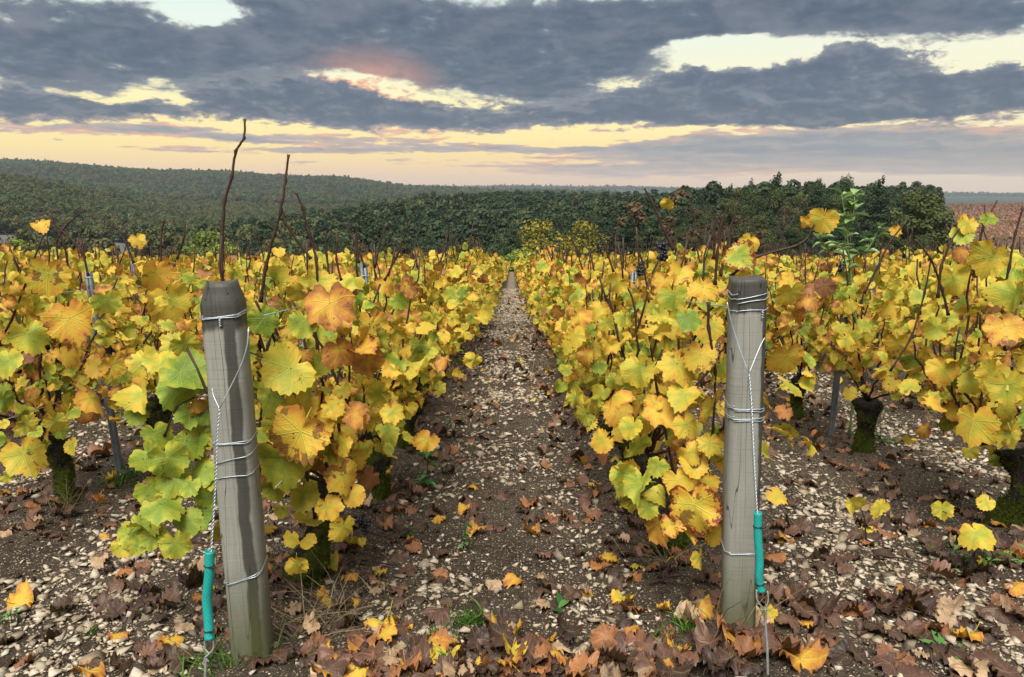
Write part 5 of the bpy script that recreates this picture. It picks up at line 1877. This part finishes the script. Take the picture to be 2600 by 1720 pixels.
def crown_mesh(name, lobes, n, size, mat, r, flat=.5):
    """leaf sprays through the volume of uneven lobes: (x, y, z, rx, ry, rz)"""
    L = np.array(lobes)
    vol = (L[:, 3] * L[:, 4] * L[:, 5]) ** .67
    pick = r.choice(len(L), n, p=vol / vol.sum())
    d = r.normal(0, 1, (n, 3))
    d /= np.linalg.norm(d, axis=1)[:, None]
    rho = r.rand(n) ** .33
    rho = np.where(r.rand(n) < .6, .72 + .33 * r.rand(n), rho)
    lump = 1 + .18 * vnoise(d[:, 0] * 2.6 + pick * 7, d[:, 2] * 2.6 + d[:, 1] * 2.1, 3)
    c = L[pick, :3] + d * L[pick, 3:] * (rho * lump)[:, None]
    nr = d + r.normal(0, .55, (n, 3)) + np.array([0, 0, flat])
    nr /= np.linalg.norm(nr, axis=1)[:, None]
    s = np.cross(nr, r.normal(0, 1, (n, 3)))
    s /= np.linalg.norm(s, axis=1)[:, None]
    u = np.cross(nr, s)
    sz = r.uniform(size * .55, size * 1.25, n)[:, None]
    pts = []
    for k in range(5):
        a = k * 2 * math.pi / 5
        rr = r.uniform(.55, 1.1, n)[:, None]
        pts.append(c + sz * rr * (math.cos(a) * s + math.sin(a) * u) + nr * sz * r.normal(0, .18, n)[:, None])
    V = np.stack(pts, 1).reshape(-1, 3)
    b = np.arange(n)[:, None] * 5
    F = np.concatenate([b + np.array([[0, 1, 2]]), b + np.array([[0, 2, 3]]), b + np.array([[0, 3, 4]])])
    lt = np.clip(.42 + .20 * r.normal(0, 1, len(L)), .1, .9)[pick]
    t = np.clip(lt + r.normal(0, .14, n), 0, 1)
    return mesh_np(name, V, F, mat, False, {'tint': ('FLOAT', np.repeat(t, 5))})


def limbs(r, H, fork, nl, spread, r0, up=.5):
    parts = [tube(smooth_path([(0, 0, -.5), (r.normal(0, .15), r.normal(0, .15), H * .5), (r.normal(0, .2), r.normal(0, .2), H * .92)], 9), np.linspace(r0, r0 * .25, 9), 7)]
    for i in range(nl):
        z = H * r.uniform(fork, .85)
        a = r.uniform(0, 6.28)
        l = spread * r.uniform(.5, 1.0)
        e = (l * math.cos(a), l * math.sin(a), z + l * up * r.uniform(.3, 1.2))
        m = (l * .5 * math.cos(a), l * .5 * math.sin(a), z + l * up * .25)
        parts.append(tube(smooth_path([(0, 0, z), m, e], 5), np.linspace(r0 * .38, r0 * .1, 5), 4))
    return join(parts)


def pine(seed, H=14.0):
    r = np.random.RandomState(seed)
    lob = []
    z0 = H * r.uniform(.34, .46)
    nlay = 10
    for i in range(nlay):
        f = i / (nlay - 1)
        z = z0 + (H - .9 - z0) * f
        rad_ = (2.4 * (1 - f) ** .45 + .95) * r.uniform(.8, 1.15)
        for q in range(5 if f < .75 else 4):
            a = r.uniform(0, 6.28)
            d = rad_ * r.uniform(.35, .8) * (1 if f < .8 else .7)
            lob.append((d * math.cos(a), d * math.sin(a), z + r.normal(0, .35), rad_ * r.uniform(.35, .55), rad_ * r.uniform(.35, .55), r.uniform(.35, .65) + .35 * f))
    return mesh_np('trunk', *limbs(r, H, .4, 9, 2.0, .20, .25), M_BARKT), crown_mesh('crown', lob, 5200, .17, M_PINE, r, .7)


def broad(seed, H, W, mat, n=5200, size=.19, fork=.25, low=.22):
    r = np.random.RandomState(seed)
    lob = []
    for i in range(22):
        f = r.rand() ** .8
        z = H * (low + (1 - low) * f * .88)
        prof = math.sin(math.pi * min(1, .18 + .80 * f)) ** .7
        a = r.uniform(0, 6.28)
        d = W * prof * r.uniform(.2, .72)
        s = W * r.uniform(.24, .42)
        lob.append((d * math.cos(a), d * math.sin(a), z, s, s, s * r.uniform(.6, .85)))
    return mesh_np('trunk', *limbs(r, H * .9, fork, 10, W * .8, H * .016 + .03, .7), M_BARKT), crown_mesh('crown', lob, n, size, mat, r)


def bare(seed, H):
    """leafless tree: branches split again and again"""
    r = np.random.RandomState(seed)
    parts = []

    def grow(p, d, l, rr, lev):
        e = p + d * l
        m = (p + e) / 2 + r.normal(0, l * .06, 3)
        parts.append(tube(np.array([p, m, e]), [rr, rr * .8, rr * .6], 5 if lev < 2 else 3, False))
        if lev >= 5:
            return
        for _ in range(3 if lev < 3 else 2 + (r.rand() < .5)):
            nd = d + r.normal(0, .48, 3) + np.array([0, 0, .16])
            nd /= np.linalg.norm(nd)
            grow(p + (e - p) * r.uniform(.6, 1.0), nd, l * r.uniform(.58, .82), rr * .66, lev + 1)
    grow(np.array([0, 0, -.4]), np.array([r.normal(0, .05), r.normal(0, .05), 1.0]), H * .30, H * .013, 0)
    V, F = join(parts)
    V[:, 2] *= H / V[:, 2].max()
    tv, tf = parts[0]
    r2 = np.random.RandomState(seed + 5)
    top = V[len(tv):]
    lob = [(*top[r2.randint(len(top))], .5, .5, .4) for _ in range(26)]
    return mesh_np('trunk', V, F, M_TWIG), crown_mesh('crown', lob, 420, .17, M_RUST, r2)


K_PINE = [pine(10 + i, h) for i, h in enumerate((12.8, 14, 13.4, 14.6))]
K_OAK = [broad(30 + i, h, wd, M_OAK) for i, (h, wd) in enumerate(((12, 4.4), (13.5, 4.8), (10.5, 4.0)))]
K_OLIVE = [broad(40 + i, h, wd, M_OLIVE) for i, (h, wd) in enumerate(((11.5, 4.3), (9.5, 4.0)))]
K_RUST = [broad(50 + i, h, wd, M_RUST, 1100, .34) for i, (h, wd) in enumerate(((12.5, 3.2), (10.5, 3.6)))]
K_BARE = [bare(60 + i, h) for i, h in enumerate((11.5, 10.0, 12.5))]
K_LIME = [broad(70, 7.5, 4.2, M_LIME, 2600, .22, .1, .06), broad(71, 6.0, 3.4, M_LIME, 2200, .20, .1, .06)]
K_GOLD = [broad(75, 11.0, 6.4, M_GOLD, 3600, .26, .2, .12)]
KIND = {'pine': (K_PINE, 'dark green pine', 'pine_tree'), 'oak': (K_OAK, 'dark green broadleaf tree', 'broadleaf_tree'), 'olive': (K_OLIVE, 'olive-green broadleaf tree', 'broadleaf_tree'),
        'rust': (K_RUST, 'rusty brown thin-crowned tree', 'autumn_tree'), 'bare': (K_BARE, 'nearly leafless grey-brown tree', 'bare_tree'),
        'lime': (K_LIME, 'pale yellow-green bushy tree', 'bushy_tree'), 'gold': (K_GOLD, 'rounded golden-green tree', 'golden_tree')}


def put_tree(kind, x, y, scale, label, group, r, v=None, sink=.2):
    ks, _, nm = KIND[kind]
    tm, cm = ks[(r.randint(len(ks)) if v is None else v)]
    root = empty(nm, (x, y, gzs(x, y) - sink))
    root.rotation_euler = (0, 0, r.uniform(0, 6.28))
    wx = scale * (.75 + .25 / max(scale, .4)) if scale < 1 else scale
    root.scale = (wx * r.uniform(.92, 1.1), wx * r.uniform(.92, 1.1), scale)
    tag(root, label, 'tree', group)
    obj('trunk', tm, root)
    obj('crown', cm, root)
    return root


tr_ = np.random.RandomState(404)
# trees that stand out: view x, view height of the top, forward distance, kind, variant, label
for dx, dtop, Y, kind, v, lab in (
        (1252, 506, 165, 'gold', 0, 'rounded golden-green tree at the wood edge above the path end'),
        (470, 530, 150, 'lime', 0, 'pale yellow-green bushy tree below the tallest bare vine cane'),
        (520, 560, 148, 'lime', 1, 'smaller pale bush right beside the yellow-green bushy tree'),
        (36, 550, 150, 'lime', 1, 'pale green bush in front of the pale field at the left edge'),
        (1212, 572, 128, 'lime', 1, 'small fresh green shrub at the far end of the path'),
        (1172, 590, 126, 'lime', 0, 'low pale shrub just left of the far path end'),
        (1470, 462, 185, 'rust', 0, 'tall rusty brown tree rising in the middle of the wood'),
        (1575, 436, 215, 'rust', 1, 'rusty brown crown near the top of the wood'),
        (1350, 508, 170, 'gold', 0, 'second golden-green tree, right of the rounded golden one'),
        (1300, 500, 190, 'oak', 1, 'dark green tree directly behind the golden tree'),
        (905, 560, 160, 'rust', 0, 'low rusty thicket below the pines left of the path'),
        (1085, 548, 155, 'olive', 1, 'small olive-green tree under the pines left of the path'),
        (2115, 430, 150, 'oak', 0, 'tall dark broadleaf tree at the right end of the wood'),
        (2165, 446, 146, 'oak', 2, 'last dark broadleaf tree at the right end of the wood'),
        (2040, 406, 165, 'pine', 3, 'pine standing above its neighbours on the right skyline')):
    p = P(dx, dtop, Y)
    cm = KIND[kind][0][v][1]
    hh = max(q.co.z for q in cm.vertices)
    put_tree(kind, p.x, p.y, (p.z - gzs(p.x, p.y) + .2) / hh, lab, None, tr_, v)

cand = []


def try_tree(x, y, kind, scale, pool, dmin):
    for (a, b, *_r) in pool:
        if (a - x) ** 2 + (b - y) ** 2 < dmin * dmin:
            return False
    pool.append((x, y, kind, scale))
    return True


pool = []
# the near wood on the right: edge trees first
for _ in range(900):
    s_ = tr_.uniform(.20, .565)
    y = 138 + 90 * tr_.rand() ** 1.5
    e = (s_ - .20) / .365
    if s_ < .34 and y < 175:
        kind = tr_.choice(['bare', 'bare', 'bare', 'rust', 'olive', 'oak'])
        sc_ = tr_.uniform(.75, .98)
    elif s_ > .50:
        kind = tr_.choice(['oak', 'oak', 'pine', 'olive'])
        sc_ = tr_.uniform(.9, 1.12)
    else:
        kind = tr_.choice(['pine', 'pine', 'pine', 'oak', 'oak', 'olive', 'bare'])
        sc_ = tr_.uniform(.85, 1.05) * (1.0 if y > 165 else .9)
    if s_ < .26:
        sc_ *= .86
    sc_ *= (.70 + .42 * min(1, (y - 138) / 60)) * tr_.uniform(.86, 1.12)
    try_tree(s_ * y, y, kind, sc_, pool, 5.2)
    if len(pool) > 128:
        break
# pines left and ahead of the path
n0 = len(pool)
for _ in range(1500):
    s_ = tr_.uniform(-.44, .22)
    y = 160 + 150 * tr_.rand() ** 1.3
    if s_ < -.30 and y > 260:
        continue
    kind = tr_.choice(['pine'] * 8 + ['oak', 'olive', 'olive', 'rust'])
    try_tree(s_ * y, y, kind, tr_.uniform(.72, 1.05), pool, 5.6)
    if len(pool) - n0 > 145:
        break
NAMEZ = []
for (x, y, kind, scl) in pool[:286]:
    dxv = (x / y * FPX + 1300) / DS
    spot = min(((620, 'below the far ridge, right of the tallest cane'), (800, 'below the low end of the far ridge'), (960, 'left of the path end'), (1110, 'just left of the path end'),
                (1290, 'behind the golden tree'), (1450, 'around the tall rusty tree'), (1600, 'above the flat-topped post'), (1740, 'right above the flat-topped post'), (1850, 'left of the sapling'), (1960, 'behind the sapling'), (2060, 'right of the sapling'), (2150, 'at the right end of the wood')), key=lambda q: abs(q[0] - dxv))[1]
    edge = 'front-row' if y < (162 if x / y > .2 else 195) else 'taller rear' if x / y > .2 else 'farther'
    put_tree(kind, x, y, scl, f'{edge} {KIND[kind][1]} {spot}', f'{edge} {KIND[kind][1]}s {spot}', tr_)
print('trees', len(pool), time.time() - T0)


# ---- the woods beyond, which read as one mass
def tree_low(seed, H, W, mat, conifer):
    r = np.random.RandomState(seed)
    lob = []
    for i in range(9):
        f = r.rand()
        if conifer:
            z = H * (.35 + .6 * f)
            w_ = W * (1.1 - f) * .6
        else:
            z = H * (.35 + .5 * f)
            w_ = W * .5 * math.sin(math.pi * min(1, .25 + .7 * f))
        a = r.uniform(0, 6.28)
        lob.append((w_ * .7 * math.cos(a), w_ * .7 * math.sin(a), z, W * .36, W * .36, W * .26))
    me = crown_mesh('far_tree', lob, 620, W * .115, mat, r)
    tv, tf = tube(np.array([(0, 0, -1.0), (0, 0, H * .8)]), [.22, .1], 4)
    return me


F_PINE = m_foliage('distant_pine_needles', (0.026, 0.046, 0.024), (0.052, 0.080, 0.038), (0.088, 0.12, 0.052), .22, True, .22)
F_OAK = m_foliage('distant_oak_leaves', (0.034, 0.054, 0.022), (0.062, 0.086, 0.032), (0.105, 0.125, 0.044), .2, True, .22)
F_OLIVE = m_foliage('distant_turning_leaves', (0.045, 0.054, 0.02), (0.078, 0.084, 0.030), (0.12, 0.115, 0.040), .2, True, .22)
F_RUST = m_foliage('distant_rusty_leaves', (0.06, 0.048, 0.028), (0.095, 0.072, 0.042), (0.14, 0.10, 0.055), .2, True, .22)
LOW = [tree_low(1, 14, 5.0, F_PINE, True), tree_low(2, 15, 5.4, F_PINE, True), tree_low(3, 12, 7.4, F_OAK, False), tree_low(4, 11, 7.0, F_OAK, False),
       tree_low(5, 11, 7.2, F_OLIVE, False), tree_low(6, 10.5, 6.2, F_RUST, False), tree_low(7, 13, 7.6, F_OLIVE, False)]


def wood(name, label, s_lo, s_hi, y_lo, y_hi, step, weights, seed, cond=None, scl=(.8, 1.1), yscale=1.0):
    r = np.random.RandomState(seed)
    xs_, ys_ = np.meshgrid(np.arange(s_lo * y_hi if s_lo < 0 else s_lo * y_lo, s_hi * y_hi if s_hi > 0 else s_hi * y_lo, step), np.arange(y_lo, y_hi, step * yscale))
    x = (xs_ + r.uniform(-.5, .5, xs_.shape) * step).ravel()
    y = (ys_ + r.uniform(-.5, .5, ys_.shape) * step * yscale).ravel()
    s = x / y
    k = (s > s_lo) & (s < s_hi)
    if cond is not None:
        k &= cond(s, y)
    x, y = x[k], y[k]
    wts = np.array(weights, float)
    idx = r.choice(len(LOW), len(x), p=wts / wts.sum())
    # stands of one kind rather than salt and pepper
    stand = vnoise(x / 55.0, y / 90.0, seed)
    alt = np.argsort(-wts)
    idx = np.where((stand > .35) & (r.rand(len(x)) < .7), alt[1], idx)
    idx = np.where((stand < -.4) & (r.rand(len(x)) < .7), alt[2], idx)
    sc_ = r.uniform(scl[0], scl[1], len(x))
    o = instancer(name, np.stack([x, y, gz(x, y) - .3], 1), r.uniform(0, 6.28, len(x)), np.stack([sc_, sc_, sc_ * r.uniform(.9, 1.1, len(x))], 1), idx, LOW)
    tag(o, label, 'woodland', None, 'stuff')
    print(name, len(x))


def occupied(s, y):
    return ~(((s < -.30) & (y > 330)) | (y < 250))


wood('pine_wood', 'dark pine wood covering the low rise beyond the vineyard', -.42, .56, 205, 780, 6.4, [6, 5, 1.6, 1.2, 1.2, .5, .6], 71, lambda s, y: ~((s < -.12) & (y > 380 + 400 * np.clip((s + .40) / .28, 0, 1))), (.62, 1.12))
wood('hillside_wood', 'olive-green mixed wood on the hillside at the left', -1.1, -.10, 520, 1300, 7.2, [.6, .5, 3.5, 3.5, 4, 2.0, 4], 72, None)
wood('ridge_wood', 'hazy wood covering the long ridge on the left horizon', -1.1, .14, 1400, 2750, 13.0, [1.5, 1.5, 3, 3, 2, 2, 1], 73, None, (1.2, 1.6), 1.5)
wood('valley_wood', 'scattered trees and hedges in the valley on the left', -.75, -.22, 190, 520, 9.0, [.5, .5, 3, 2, 3, .6, 2], 74, lambda s, y: ((s > -.5) & (y > 240)) | ((s < -.5) & (y < 330) & (y > 270) & (vnoise(s * 40, y / 30, 4) > .2)))
wood('horizon_wood', 'thin wooded line on the far horizon', -.2, .9, 5400, 6300, 45, [1, 1, 3, 3, 1, 0, 1], 75, None, (2.0, 2.8))

# ---- vineyard on the opposite hill at the right
hr_ = np.random.RandomState(55)
Vs, Fs, us, cs = [], [], [], []
T, lf = [], []
for row in range(70):
    y0 = 175 + row * 5.2
    xs_ = np.arange(.56 * y0, .80 * y0, 1.5)
    for x in xs_:
        y = y0 + (x - .68 * y0) * .22 + hr_.normal(0, .35)
        if x / y < .575:
            continue
        T.append((x + hr_.normal(0, .4), y, 0))
T = np.array(T)
T[:, 2] = gz(T[:, 0], T[:, 1]) + .75
n = len(T)
nr = np.stack([hr_.normal(0, .6, n), hr_.normal(-.7, .4, n), hr_.uniform(.3, 1, n)], 1)
Rm = frames(nr, hr_.normal(0, 1, (n, 3))) * hr_.uniform(.7, 1.3, n)[:, None, None]
lf = np.stack([np.clip(np.where(vnoise(T[:, 0] / 40, T[:, 1] / 14, 2) > .1, hr_.normal(.775, .012, n), hr_.normal(.82, .02, n)), .75, .87), np.zeros(n), hr_.rand(n), hr_.rand(n) * .3], 1)
o = obj('hillside_vineyard', joined_leaf_mesh('hillside_vineyard', LEAF_LO, hr_.randint(0, 10, n), Rm, T, lf))
tag(o, 'orange and brown vineyard rows on the facing hill at the right', 'vineyard', None, 'stuff')

# ------------------------------------------------------------------ haze
hm, hn = new_mat('evening_haze')
vol = hn.node('ShaderNodeVolumePrincipled')
vol.inputs['Color'].default_value = (0.74, 0.85, 0.95, 1)
vol.inputs['Density'].default_value = 0.00008
vol.inputs['Anisotropy'].default_value = 0.1
ho = hn.node('ShaderNodeOutputMaterial')
hn.l.new(vol.outputs[0], ho.inputs['Volume'])
x0, x1, y0, y1, z0, z1 = -12500, 12500, -400, 7900, -78, 135
V = np.array([(x0, y0, z0), (x1, y0, z0), (x1, y1, z0), (x0, y1, z0), (x0, y0, z1), (x1, y0, z1), (x1, y1, z1), (x0, y1, z1)], float)
F = np.array([(3, 2, 1, 0), (4, 5, 6, 7), (0, 1, 5, 4), (1, 2, 6, 5), (2, 3, 7, 6), (3, 0, 4, 7)])
o = obj('haze', mesh_np('haze', V, F, hm, False))
tag(o, 'thin pale evening haze over the valley', 'haze', None, 'stuff')
print('done', time.time() - T0)
